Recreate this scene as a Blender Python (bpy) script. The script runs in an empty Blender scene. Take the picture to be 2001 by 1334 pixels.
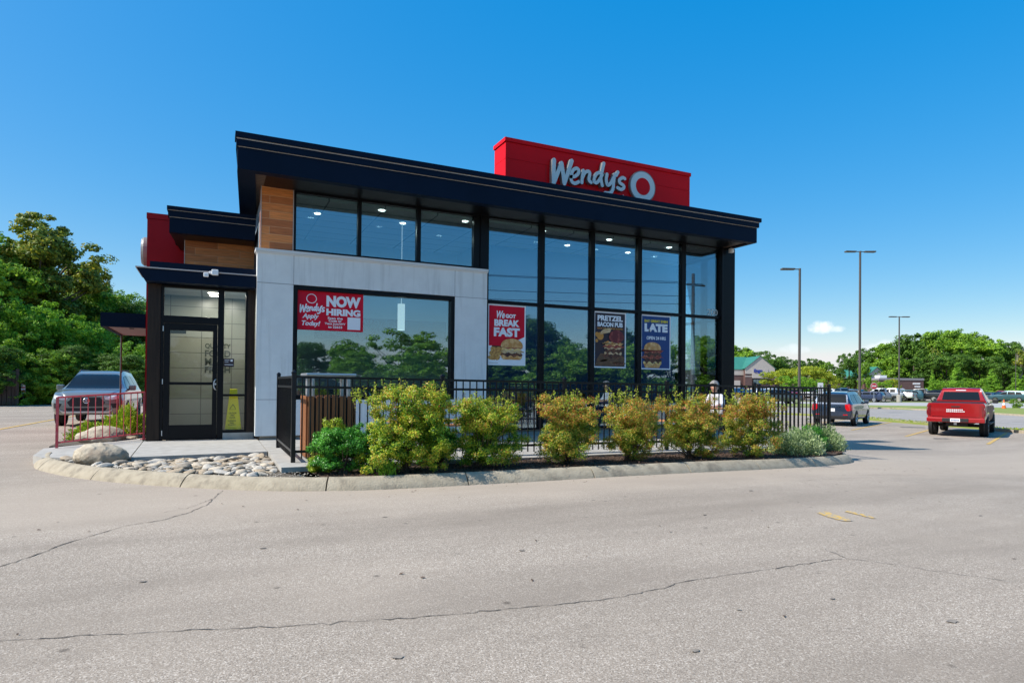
import bpy, bmesh, math, random
import numpy as np
from mathutils import Vector, Matrix
from mathutils.bvhtree import BVHTree
random.seed(7); PI = math.pi; R_ = math.radians
S = bpy.context.scene
# ---------------------------------------------------------------- camera
cd = bpy.data.cameras.new('camera'); cam = bpy.data.objects.new('camera', cd); S.collection.objects.link(cam); S.camera = cam
YAW = 0.44596
cam.matrix_world = Matrix.Translation((0, 0, 1.35)) @ Matrix.Rotation(-YAW, 4, 'Z') @ Matrix.Rotation(PI/2+.009873, 4, 'X') @ Matrix.Rotation(.009371, 4, 'Z')
cd.sensor_width = 36; cd.lens = 22.12; cd.shift_y = .03624; cd.clip_start = .05; cd.clip_end = 3000
# ---------------------------------------------------------------- sky + sun
SUN = Vector((-.70, .09, .715)).normalized()
w = bpy.data.worlds.new('World'); S.world = w; w.use_nodes = True
wn = w.node_tree; N = wn.nodes; bg = N['Background']
def nd(nt, t, **k):
    n = nt.nodes.new(t)
    for a, b in k.items(): setattr(n, a, b)
    return n
sk = nd(wn, 'ShaderNodeTexSky', sky_type='NISHITA', sun_disc=False)
sk.sun_elevation = math.asin(SUN.z); sk.sun_rotation = math.atan2(SUN.x, SUN.y); sk.altitude = 200; sk.air_density = 1.0; sk.dust_density = 1.1; sk.ozone_density = 4.0
spc = nd(wn, 'ShaderNodeSeparateColor', mode='HSV'); hs = nd(wn, 'ShaderNodeCombineColor', mode='HSV'); wn.links.new(sk.outputs[0], spc.inputs[0])
def wmath(op, a, b_):
    m_ = nd(wn, 'ShaderNodeMath', operation=op); wn.links.new(a, m_.inputs[0]); m_.inputs[1].default_value = b_; return m_.outputs[0]
wn.links.new(wmath('SUBTRACT', spc.outputs[0], .010), hs.inputs[0]); sm_ = nd(wn, 'ShaderNodeMath', operation='MULTIPLY_ADD', use_clamp=True); wn.links.new(wmath('POWER', spc.outputs[1], .92), sm_.inputs[0]); sm_.inputs[1].default_value = 1.9; sm_.inputs[2].default_value = -.385; wn.links.new(sm_.outputs[0], hs.inputs[1])
wn.links.new(wmath('MULTIPLY', wmath('POWER', wmath('MULTIPLY', spc.outputs[2], .127), .31), 7.9), hs.inputs[2])
# three small fair weather clouds low over the lot, placed by direction
geo = nd(wn, 'ShaderNodeTexCoord')
def cdir(px, py):
    v = Matrix.Rotation(-YAW, 3, 'Z') @ Vector(((px-1000.5)/1229.6, 1, (752-py)/1229.6)); return v.normalized()
mask = None
nz = nd(wn, 'ShaderNodeTexNoise'); nz.inputs['Scale'].default_value = 60; nz.inputs['Detail'].default_value = 6; nz.inputs['Roughness'].default_value = .62
wn.links.new(geo.outputs['Generated'], nz.inputs['Vector'])
for (px, py, sx, sy, amp) in ((1606, 634, .019, .0095, 1.0), (1633, 637, .010, .006, .8), (1730, 672, .022, .010, .62), (1550, 677, .022, .008, .42), (1700, 679, .018, .008, .4)):
    c = cdir(px, py); right = Vector((math.cos(YAW), -math.sin(YAW), 0))
    sub = nd(wn, 'ShaderNodeVectorMath', operation='SUBTRACT'); wn.links.new(geo.outputs['Generated'], sub.inputs[0]); sub.inputs[1].default_value = c
    dx = nd(wn, 'ShaderNodeVectorMath', operation='DOT_PRODUCT'); wn.links.new(sub.outputs[0], dx.inputs[0]); dx.inputs[1].default_value = right/sx
    dz = nd(wn, 'ShaderNodeVectorMath', operation='DOT_PRODUCT'); wn.links.new(sub.outputs[0], dz.inputs[0]); dz.inputs[1].default_value = (0, 0, 1/sy)
    a2 = nd(wn, 'ShaderNodeMath', operation='MULTIPLY'); wn.links.new(dx.outputs['Value'], a2.inputs[0]); wn.links.new(dx.outputs['Value'], a2.inputs[1])
    b2 = nd(wn, 'ShaderNodeMath', operation='MULTIPLY_ADD'); wn.links.new(dz.outputs['Value'], b2.inputs[0]); wn.links.new(dz.outputs['Value'], b2.inputs[1]); wn.links.new(a2.outputs[0], b2.inputs[2])
    fr = nd(wn, 'ShaderNodeVectorMath', operation='DOT_PRODUCT'); wn.links.new(geo.outputs['Generated'], fr.inputs[0]); fr.inputs[1].default_value = c
    ad = nd(wn, 'ShaderNodeMath', operation='MULTIPLY_ADD'); wn.links.new(nz.outputs['Fac'], ad.inputs[0]); ad.inputs[1].default_value = -2.6; wn.links.new(b2.outputs[0], ad.inputs[2])
    mr = nd(wn, 'ShaderNodeMapRange', interpolation_type='SMOOTHSTEP'); wn.links.new(ad.outputs[0], mr.inputs['Value'])
    mr.inputs['From Min'].default_value = -.1; mr.inputs['From Max'].default_value = -1.5; mr.inputs['To Max'].default_value = amp
    gt = nd(wn, 'ShaderNodeMath', operation='GREATER_THAN'); wn.links.new(fr.outputs['Value'], gt.inputs[0]); gt.inputs[1].default_value = .9
    mm = nd(wn, 'ShaderNodeMath', operation='MULTIPLY'); wn.links.new(mr.outputs[0], mm.inputs[0]); wn.links.new(gt.outputs[0], mm.inputs[1])
    if mask is None: mask = mm
    else:
        mx = nd(wn, 'ShaderNodeMath', operation='MAXIMUM'); wn.links.new(mask.outputs[0], mx.inputs[0]); wn.links.new(mm.outputs[0], mx.inputs[1]); mask = mx
mix = nd(wn, 'ShaderNodeMix', data_type='RGBA'); wn.links.new(mask.outputs[0], mix.inputs['Factor']); wn.links.new(hs.outputs[0], mix.inputs[6]); mix.inputs[7].default_value = (8.6, 9.0, 9.6, 1)
wn.links.new(mix.outputs[2], bg.inputs['Color']); bg.inputs['Strength'].default_value = .10
sl = bpy.data.lights.new('sun', 'SUN'); sl.energy = 4.9; sl.angle = R_(.53); sl.color = (1, .955, .89)
so = bpy.data.objects.new('sun', sl); S.collection.objects.link(so); so.rotation_euler = SUN.to_track_quat('Z', 'Y').to_euler()
S.view_settings.view_transform = 'Standard'; S.view_settings.look = 'None'; S.view_settings.exposure = .35; S.view_settings.gamma = 1
S.render.engine = 'CYCLES'; S.cycles.max_bounces = 8; S.cycles.transparent_max_bounces = 16; S.cycles.caustics_reflective = False; S.cycles.caustics_refractive = False
S.cycles.sample_clamp_indirect = 6
# ---------------------------------------------------------------- materials
def mat(name, col, rough=.6, metal=0., spec=.5, coat=0., emit=None, es=0.):
    m = bpy.data.materials.new(name); m.use_nodes = True; b = m.node_tree.nodes['Principled BSDF']
    b.inputs['Base Color'].default_value = (*col, 1); b.inputs['Roughness'].default_value = rough; b.inputs['Metallic'].default_value = metal
    b.inputs['Specular IOR Level'].default_value = spec; b.inputs['Coat Weight'].default_value = coat; b.inputs['Coat Roughness'].default_value = .04
    if emit: b.inputs['Emission Color'].default_value = (*emit, 1); b.inputs['Emission Strength'].default_value = es
    return m
def noisy(m, scale=8., c2=None, lo=.35, hi=.65, bump=0., bscale=None, detail=6, dist=.02, coords='Object', stretch=(1, 1, 1), rough2=None):
    nt = m.node_tree; b = nt.nodes['Principled BSDF']; tc = nd(nt, 'ShaderNodeTexCoord'); mp = nd(nt, 'ShaderNodeMapping'); mp.inputs['Scale'].default_value = stretch
    nt.links.new(tc.outputs[coords], mp.inputs[0])
    n = nd(nt, 'ShaderNodeTexNoise'); n.inputs['Scale'].default_value = scale; n.inputs['Detail'].default_value = detail; n.inputs['Roughness'].default_value = .6
    nt.links.new(mp.outputs[0], n.inputs['Vector'])
    if c2:
        r = nd(nt, 'ShaderNodeMapRange'); nt.links.new(n.outputs['Fac'], r.inputs[0]); r.inputs[1].default_value = lo; r.inputs[2].default_value = hi
        x = nd(nt, 'ShaderNodeMix', data_type='RGBA'); x.inputs[6].default_value = b.inputs['Base Color'].default_value; x.inputs[7].default_value = (*c2, 1)
        src = b.inputs['Base Color'].links[0].from_socket if b.inputs['Base Color'].is_linked else None
        if src: nt.links.new(src, x.inputs[6])
        nt.links.new(r.outputs[0], x.inputs[0]); nt.links.new(x.outputs[2], b.inputs['Base Color'])
    if rough2 is not None:
        r = nd(nt, 'ShaderNodeMapRange'); nt.links.new(n.outputs['Fac'], r.inputs[0]); r.inputs[1].default_value = .3; r.inputs[2].default_value = .7
        r.inputs[3].default_value = b.inputs['Roughness'].default_value; r.inputs[4].default_value = rough2; nt.links.new(r.outputs[0], b.inputs['Roughness'])
    if bump:
        n2 = nd(nt, 'ShaderNodeTexNoise'); n2.inputs['Scale'].default_value = bscale or scale; n2.inputs['Detail'].default_value = 8; nt.links.new(mp.outputs[0], n2.inputs['Vector'])
        bm_ = nd(nt, 'ShaderNodeBump'); bm_.inputs['Strength'].default_value = bump; bm_.inputs['Distance'].default_value = dist
        nt.links.new(n2.outputs['Fac'], bm_.inputs['Height']); nt.links.new(bm_.outputs[0], b.inputs['Normal'])
    return m
def bricks(name, c1, c2, mortar, w, h, ms=.01, off=.5, plane='XZ', rough=.6, sq=1., bias=0., grain=True):
    m = mat(name, c1, rough); nt = m.node_tree; b = nt.nodes['Principled BSDF']; tc = nd(nt, 'ShaderNodeTexCoord')
    sp = nd(nt, 'ShaderNodeSeparateXYZ'); cb = nd(nt, 'ShaderNodeCombineXYZ'); nt.links.new(tc.outputs['Object'], sp.inputs[0])
    ia, ib = {'XZ': (0, 2), 'YZ': (1, 2), 'XY': (0, 1), 'YX': (1, 0)}[plane]
    nt.links.new(sp.outputs[ia], cb.inputs[0]); nt.links.new(sp.outputs[ib], cb.inputs[1])
    t = nd(nt, 'ShaderNodeTexBrick'); t.offset = off; t.squash = sq; nt.links.new(cb.outputs[0], t.inputs['Vector'])
    t.inputs['Color1'].default_value = (*c1, 1); t.inputs['Color2'].default_value = (*c2, 1); t.inputs['Mortar'].default_value = (*mortar, 1)
    t.inputs['Scale'].default_value = 1; t.inputs['Mortar Size'].default_value = ms; t.inputs['Bias'].default_value = bias
    t.inputs['Brick Width'].default_value = w; t.inputs['Row Height'].default_value = h
    out = t.outputs['Color']
    if grain:
        mp = nd(nt, 'ShaderNodeMapping'); mp.inputs['Scale'].default_value = (2.5, 2.5, 38); nt.links.new(tc.outputs['Object'], mp.inputs[0])
        n = nd(nt, 'ShaderNodeTexNoise'); n.inputs['Scale'].default_value = 1.6; n.inputs['Detail'].default_value = 5; nt.links.new(mp.outputs[0], n.inputs['Vector'])
        r = nd(nt, 'ShaderNodeMapRange'); nt.links.new(n.outputs['Fac'], r.inputs[0]); r.inputs[1].default_value = .3; r.inputs[2].default_value = .7; r.inputs[3].default_value = .72; r.inputs[4].default_value = 1.2
        x = nd(nt, 'ShaderNodeVectorMath', operation='SCALE'); nt.links.new(out, x.inputs[0]); nt.links.new(r.outputs[0], x.inputs['Scale']); out = x.outputs[0]
    nt.links.new(out, b.inputs['Base Color']); return m
def leafmat(name, cols, trans=.36, rough=.55):
    m = mat(name, cols[0], rough, spec=.35); nt = m.node_tree; b = nt.nodes['Principled BSDF']
    g = nd(nt, 'ShaderNodeNewGeometry'); r = nd(nt, 'ShaderNodeValToRGB'); r.color_ramp.interpolation = 'LINEAR'
    while len(r.color_ramp.elements) < len(cols): r.color_ramp.elements.new(.5)
    for i, c in enumerate(cols): r.color_ramp.elements[i].position = i/(len(cols)-1); r.color_ramp.elements[i].color = (*c, 1)
    tc = nd(nt, 'ShaderNodeTexCoord'); n = nd(nt, 'ShaderNodeTexNoise'); n.inputs['Scale'].default_value = 3.0; n.inputs['Detail'].default_value = 2; nt.links.new(tc.outputs['Object'], n.inputs['Vector'])
    a = nd(nt, 'ShaderNodeMath', operation='MULTIPLY_ADD'); nt.links.new(n.outputs['Fac'], a.inputs[0]); a.inputs[1].default_value = 1.5; a.inputs[2].default_value = -.75
    s2 = nd(nt, 'ShaderNodeMath', operation='MULTIPLY_ADD'); nt.links.new(g.outputs['Random Per Island'], s2.inputs[0]); s2.inputs[1].default_value = .85; nt.links.new(a.outputs[0], s2.inputs[2])
    s2.use_clamp = True; nt.links.new(s2.outputs[0], r.inputs[0]); nt.links.new(r.outputs[0], b.inputs['Base Color'])
    tr = nd(nt, 'ShaderNodeBsdfTranslucent'); nt.links.new(r.outputs[0], tr.inputs[0]); mx = nd(nt, 'ShaderNodeMixShader'); mx.inputs[0].default_value = trans
    nt.links.new(b.outputs[0], mx.inputs[1]); nt.links.new(tr.outputs[0], mx.inputs[2]); nt.links.new(mx.outputs[0], nt.nodes['Material Output'].inputs[0]); return m
def glass(name, tint=(.72, .86, .92), refl=.10, k=1.0):
    m = bpy.data.materials.new(name); m.use_nodes = True; nt = m.node_tree; nt.nodes.remove(nt.nodes['Principled BSDF'])
    t = nd(nt, 'ShaderNodeBsdfTransparent'); t.inputs[0].default_value = (*tint, 1); g = nd(nt, 'ShaderNodeBsdfGlossy'); g.inputs['Roughness'].default_value = 0; g.inputs['Color'].default_value = (.80, .92, 1, 1)
    f = nd(nt, 'ShaderNodeFresnel'); f.inputs[0].default_value = 1.5; a = nd(nt, 'ShaderNodeMath', operation='MULTIPLY_ADD'); a.use_clamp = True
    nt.links.new(f.outputs[0], a.inputs[0]); a.inputs[1].default_value = k; a.inputs[2].default_value = refl
    x = nd(nt, 'ShaderNodeMixShader'); nt.links.new(a.outputs[0], x.inputs[0]); nt.links.new(t.outputs[0], x.inputs[1]); nt.links.new(g.outputs[0], x.inputs[2]); nt.links.new(x.outputs[0], nt.nodes['Material Output'].inputs[0]); return m
KY = -51.0
def asphalt(name, base, dark, light, speck=115):
    m = mat(name, base, .88, spec=.25); nt = m.node_tree; b = nt.nodes['Principled BSDF']; tc = nd(nt, 'ShaderNodeTexCoord')
    def noise(sc, det=4, v=None):
        n = nd(nt, 'ShaderNodeTexNoise'); n.inputs['Scale'].default_value = sc; n.inputs['Detail'].default_value = det; n.inputs['Roughness'].default_value = .65; nt.links.new(v or tc.outputs['Object'], n.inputs['Vector']); return n.outputs['Fac']
    def rng(s, a, b_, c, d):
        r = nd(nt, 'ShaderNodeMapRange'); nt.links.new(s, r.inputs[0])
        for i, v in enumerate((a, b_, c, d)): r.inputs[i+1].default_value = v
        return r.outputs[0]
    def mixc(f, a, c):
        x = nd(nt, 'ShaderNodeMix', data_type='RGBA'); nt.links.new(f, x.inputs[0])
        if isinstance(a, tuple): x.inputs[6].default_value = (*a, 1)
        else: nt.links.new(a, x.inputs[6])
        x.inputs[7].default_value = (*c, 1); return x.outputs[2]
    c = mixc(rng(noise(speck, 3), .50, .66, 0, .8), base, light)
    c = mixc(rng(noise(speck*1.2+13, 3), .47, .34, 0, .95), c, dark)
    c = mixc(rng(noise(18, 6), .5, .8, 0, .30), c, tuple(v*.62 for v in base))
    mp = nd(nt, 'ShaderNodeMapping'); mp.inputs['Scale'].default_value = (.12, .5, 1); mp.inputs['Rotation'].default_value = (0, 0, .12); nt.links.new(tc.outputs['Object'], mp.inputs[0])
    c = mixc(rng(noise(1.6, 7, mp.outputs[0]), .42, .70, 0, .75), c, tuple(v*.68 for v in base))
    sy = nd(nt, 'ShaderNodeSeparateXYZ'); nt.links.new(tc.outputs['Object'], sy.inputs[0]); wob = nd(nt, 'ShaderNodeMath', operation='MULTIPLY_ADD'); nt.links.new(noise(.7, 3), wob.inputs[0]); wob.inputs[1].default_value = 1.6; nt.links.new(sy.outputs[1], wob.inputs[2])
    dust = nd(nt, 'ShaderNodeMath', operation='MULTIPLY'); nt.links.new(rng(wob.outputs[0], KY+6.9, KY+8.0, 0, .55), dust.inputs[0]); nt.links.new(rng(wob.outputs[0], KY+12, KY+9.5, 0, 1), dust.inputs[1]); c = mixc(dust.outputs[0], c, tuple(min(1, v*1.35) for v in base))
    c = mixc(rng(noise(.35, 6), .52, .75, 0, .4), c, tuple(min(1, v*1.3) for v in base))
    v = nd(nt, 'ShaderNodeTexVoronoi'); v.inputs['Scale'].default_value = 2.3; nt.links.new(tc.outputs['Object'], v.inputs['Vector'])
    c = mixc(rng(v.outputs['Distance'], .075, .03, 0, .6), c, dark)
    nt.links.new(c, b.inputs['Base Color'])
    bp = nd(nt, 'ShaderNodeBump'); bp.inputs['Strength'].default_value = .55; bp.inputs['Distance'].default_value = .006; nt.links.new(noise(speck*.7, 3), bp.inputs['Height']); nt.links.new(bp.outputs[0], b.inputs['Normal'])
    return m
M = {}
M['asphalt'] = asphalt('asphalt', (.325, .268, .210), (.06, .048, .037), (.78, .69, .58))
M['road'] = asphalt('road_asphalt', (.36, .325, .29), (.13, .12, .11), (.36, .34, .32), 120)
M['far'] = noisy(mat('dry_ground', (.10, .12, .05), .95), .3, (.06, .09, .03))
M['concrete'] = noisy(mat('concrete', (.42, .40, .36), .85), 5, (.33, .31, .275), bump=.25, bscale=140, dist=.004)
M['kerb'] = noisy(mat('kerb_concrete', (.40, .34, .245), .9), 7, (.30, .25, .175), .38, .7, bump=.9, bscale=45, dist=.012); noisy(M['kerb'], 3.5, (.20, .17, .125), .55, .75)
M['crossroad'] = noisy(mat('pale_road', (.42, .40, .38), .9), 2, (.36, .34, .32))
M['grass'] = noisy(mat('grass', (.17, .24, .035), .95), 1.4, (.26, .27, .07), .35, .7, bump=.6, bscale=40)
M['mulch'] = noisy(mat('mulch', (.060, .036, .024), .95), 60, (.14, .085, .055), .45, .7, bump=1, bscale=80, dist=.02)
M['soil'] = noisy(mat('soil', (.16, .13, .095), .95), 40, (.09, .075, .055), .4, .6, bump=1, bscale=90, dist=.02)
M['chip'] = leafmat('bark_chip', [(.05, .03, .02), (.12, .07, .045), (.22, .14, .09)], 0, .9)
M['yellow'] = noisy(mat('road_yellow', (.66, .40, .05), .8), 30, (.34, .27, .17), .42, .62)
M['wornyellow'] = noisy(mat('worn_yellow', (.60, .37, .06), .85), 22, (.32, .285, .245), .44, .56)
M['white_line'] = noisy(mat('road_white', (.62, .62, .6), .8), 20, (.4, .38, .36))
M['crack'] = noisy(mat('crack_tar', (.07, .06, .05), .95), 9, (.20, .17, .14), .45, .6)
M['eifs'] = noisy(mat('grey_stucco', (.76, .78, .76), .85, spec=.3), 3, (.69, .705, .69), .35, .7, bump=.12, bscale=160, dist=.003); noisy(M['eifs'], 2.2, (.54, .55, .53), .52, .80, stretch=(3, 3, .22))
M['trim'] = mat('white_trim', (.66, .67, .66), .5)
M['navy'] = noisy(mat('dark_blue_metal', (.0012, .0065, .020), .55, spec=.12), 1.2, (.002, .009, .026), rough2=.62)
M['ledge'] = mat('metal_edge', (.50, .42, .38), .45, metal=.3)
M['black'] = mat('black_frame', (.003, .003, .0045), .4, spec=.2)
M['bronze'] = noisy(mat('dark_bronze', (.016, .008, .005), .45, spec=.25), 6, (.032, .018, .011), stretch=(6, 6, .4))
M['red'] = noisy(mat('red_panel', (.74, .002, .006), .45, spec=.15), .8, (.64, .002, .005))
M['soffit'] = bricks('soffit_boards', (.10, .070, .050), (.115, .08, .058), (.03, .02, .014), 30, .10, .012, plane='XY', grain=False)
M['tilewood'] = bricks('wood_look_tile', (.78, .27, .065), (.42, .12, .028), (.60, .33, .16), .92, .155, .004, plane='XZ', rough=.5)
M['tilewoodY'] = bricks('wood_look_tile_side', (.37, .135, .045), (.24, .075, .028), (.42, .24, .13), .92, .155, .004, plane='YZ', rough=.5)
M['glass'] = glass('window_glass', (.80, .955, .99), .15, .8)
M['glassside'] = glass('side_glass', (.93, .985, .995), .02, .5)
M['glassdoor'] = glass('door_glass', (.96, .975, .95), .015, .5)
M['ceil'] = bricks('ceiling_tile', (.62, .62, .60), (.60, .60, .58), (.22, .22, .22), 1.2, .6, .018, off=0, plane='XY', grain=False)
M['walltile'] = bricks('vestibule_tile', (.24, .245, .20), (.225, .23, .19), (.09, .09, .075), .60, .33, .008, off=0, plane='XZ', rough=.3, grain=False)
M['inwall'] = mat('interior_wall', (.22, .28, .33), .8)
M['inblue'] = mat('interior_blue_wall', (.008, .05, .19), .7)
M['infloor'] = noisy(mat('interior_floor', (.34, .30, .26), .4), 3, (.28, .24, .2))
M['lamp'] = mat('lamp_face', (1, 1, 1), .5, emit=(1, .93, .82), es=6)
M['white'] = mat('white_paint', (.80, .80, .80), .5)
M['letter'] = mat('letter_face', (.62, .66, .64), .35)
M['letteredge'] = mat('letter_return', (.22, .23, .22), .4)
M['printwhite'] = mat('print_white', (.82, .84, .87), .6)
M['printred'] = noisy(mat('print_red', (.66, .004, .03), .5, spec=.2), 2, (.58, .003, .022))
M['printnavy'] = mat('print_navy', (.005, .045, .19), .5)
M['printdark'] = noisy(mat('print_dark', (.012, .010, .028), .5), 2.5, (.035, .012, .012))
M['printyellow'] = mat('print_yellow', (.75, .62, .03), .5)
M['printorange'] = mat('print_orange', (.62, .26, .04), .5)
M['grey_print'] = mat('wall_lettering', (.045, .055, .05), .5)
M['bun'] = noisy(mat('print_bun', (.58, .25, .06), .5), 9, (.88, .58, .26), .45, .68)
M['bunlight'] = noisy(mat('print_bun_crumb', (.75, .55, .32), .5), 12, (.55, .33, .14))
M['patty'] = noisy(mat('print_patty', (.06, .016, .009), .5), 34, (.30, .10, .04), .5, .62)
M['bacon'] = noisy(mat('print_bacon', (.26, .025, .015), .5), 22, (.66, .24, .12), .52, .58, stretch=(1, 1, 4))
M['cheese'] = noisy(mat('print_cheese', (.78, .44, .08), .5), 10, (.85, .66, .3))
M['pretz'] = noisy(mat('print_pretzel', (.14, .008, .012), .4), 5, (.50, .10, .07), .5, .66)
M['fries'] = noisy(mat('print_fries', (.62, .33, .08), .5), 24, (.36, .14, .03), .45, .6)
M['onion'] = noisy(mat('print_onion', (.62, .24, .04), .5), 24, (.95, .68, .34), .5, .58)
M['board'] = noisy(mat('print_board', (.20, .095, .04), .5), 9, (.07, .03, .015), stretch=(1, 1, 5))
M['cola'] = mat('print_cola', (.02, .008, .006), .3)
M['slat'] = noisy(mat('orange_slat', (.34, .135, .048), .6), 2.5, (.27, .10, .035), stretch=(3, 3, .6))
M['tabletop'] = noisy(mat('bench_board', (.50, .22, .10), .6), 3, (.40, .16, .07))
M['alu'] = mat('brushed_metal', (.55, .57, .6), .35, metal=.8)
M['fence'] = mat('black_railing', (.005, .005, .007), .35, spec=.4)
M['redrail'] = noisy(mat('faded_red_rail', (.50, .035, .05), .5), 12, (.52, .10, .11))
M['stone1'] = noisy(mat('river_stone_tan', (.50, .40, .27), .8), 5, (.28, .21, .14), bump=.3, bscale=30)
M['stone2'] = noisy(mat('river_stone_grey', (.36, .325, .27), .8), 5, (.56, .51, .43), bump=.3, bscale=30)
M['stone3'] = noisy(mat('river_stone_pale', (.60, .52, .40), .8), 6, (.40, .32, .23), bump=.3, bscale=30)
M['stone4'] = noisy(mat('river_stone_dark', (.19, .165, .13), .8), 6, (.34, .28, .21), bump=.3, bscale=30)
M['boulder'] = noisy(mat('boulder', (.47, .405, .30), .9), 3.2, (.24, .185, .13), .42, .66, bump=1, bscale=11, dist=.03)
M['bark'] = noisy(mat('bark', (.10, .075, .055), .95), 8, (.05, .038, .03), stretch=(3, 3, .5), bump=.6)
M['palebark'] = noisy(mat('pale_bark', (.38, .33, .27), .9), 8, (.24, .2, .16))
M['stem'] = mat('shrub_stem', (.11, .07, .045), .9)
M['L_dark'] = leafmat('foliage_dark', [(0.0485, 0.1092, 0.0128), (0.1063, 0.2211, 0.0224), (0.1973, 0.3512, 0.0352)])
M['L_mid'] = leafmat('foliage_mid', [(0.0982, 0.2066, 0.0165), (0.2292, 0.4133, 0.0297), (0.4255, 0.6336, 0.0495)])
M['L_bright'] = leafmat('foliage_bright', [(0.0906, 0.2178, 0.018), (0.22, 0.4356, 0.027), (0.4399, 0.697, 0.045)])
M['L_yellow'] = leafmat('foliage_yellow', [(0.174, 0.2501, 0.0174), (0.348, 0.4335, 0.029), (0.6264, 0.6003, 0.0435)])
M['L_tall'] = leafmat('foliage_olive', [(0.0701, 0.1212, 0.017), (0.2072, 0.2827, 0.0306), (0.6375, 0.5386, 0.0595)])
M['L_shrub'] = leafmat('foliage_shrub', [(.035, .12, .010), (.12, .28, .015), (.36, .52, .03), (.70, .66, .06), (.62, .30, .07)], .3, .4)
M['L_shrub2'] = leafmat('foliage_shrub_rusty', [(.05, .13, .012), (.15, .28, .02), (.38, .46, .04), (.66, .42, .07), (.52, .13, .06)], .3, .4)
M['L_tip'] = leafmat('foliage_new_tips', [(0.24, 0.36, 0.024), (0.432, 0.528, 0.048), (0.6, 0.6, 0.072)], .4, .4)
M['L_rust'] = leafmat('foliage_rust_tips', [(.62, .10, .045), (.66, .28, .06), (.44, .46, .05)], .35, .4)
M['L_box'] = leafmat('foliage_box', [(0.0343, 0.1482, 0.0156), (0.0858, 0.3211, 0.0281), (0.2002, 0.5434, 0.0468)], .2, .35)
M['L_silver'] = leafmat('foliage_silver', [(.16, .25, .09), (.36, .46, .20), (.58, .64, .38)], .3, .7)
M['L_lime'] = leafmat('foliage_lime', [(0.1725, 0.299, 0.0115), (0.368, 0.483, 0.023), (0.575, 0.575, 0.0345)], .3, .5)
M['tyre'] = mat('tyre_rubber', (.012, .012, .012), .85)
M['rim'] = mat('alloy_rim', (.55, .56, .58), .3, metal=.9)
M['darkrim'] = mat('dark_rim', (.05, .05, .055), .4, metal=.6)
M['plastic'] = mat('black_plastic', (.015, .015, .016), .6)
M['carglass'] = mat('car_glass', (.006, .009, .012), .05, spec=.45)
M['chrome'] = mat('chrome', (.75, .76, .78), .12, metal=1)
M['redlens'] = mat('red_lens', (.55, .008, .012), .12, coat=1)
M['darklens'] = mat('dark_red_lens', (.16, .006, .010), .12, coat=1)
M['whitelens'] = mat('clear_lens', (.70, .72, .75), .08, coat=1)
M['orange'] = mat('cone_orange', (.80, .13, .01), .5)
M['skin'] = mat('skin', (.50, .28, .19), .5)
M['hair'] = noisy(mat('grey_hair', (.32, .31, .30), .8), 60, (.12, .115, .11), stretch=(1, 1, .2))
M['shirt'] = noisy(mat('white_shirt', (.66, .67, .72), .9), 12, (.56, .57, .62), bump=.3)
M['denim'] = mat('dark_trousers', (.03, .035, .05), .9)
M['brick'] = bricks('store_brick', (.125, .060, .050), (.100, .048, .042), (.16, .12, .11), .6, .2, .02, plane='XZ', grain=False)
M['cream'] = noisy(mat('cream_stucco', (.50, .45, .40), .85), 1.5, (.46, .41, .37))
M['greyroof'] = mat('grey_parapet', (.26, .25, .26), .7)
M['greenroof'] = bricks('green_metal_roof', (.045, .19, .12), (.05, .205, .13), (.03, .13, .08), .45, 40, .02, plane='XY', grain=False, rough=.4)
M['signblue'] = mat('sign_blue', (.01, .035, .30), .4)
M['stopred'] = mat('sign_red', (.50, .02, .025), .45)
M['pole'] = mat('pole_bronze', (.075, .065, .058), .5)
M['oldwood'] = noisy(mat('weathered_board', (.12, .075, .055), .9), 4, (.07, .045, .035), stretch=(8, 8, .4))
M['yellowplastic'] = mat('yellow_plastic', (.95, .82, .005), .4)
M['utility'] = noisy(mat('utility_pole', (.11, .085, .07), .9), 6, (.07, .055, .045), stretch=(4, 4, .3))
def paint(name, c, metal=.3, rough=.32): return mat(name, c, rough, metal=metal, coat=1.)
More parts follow.
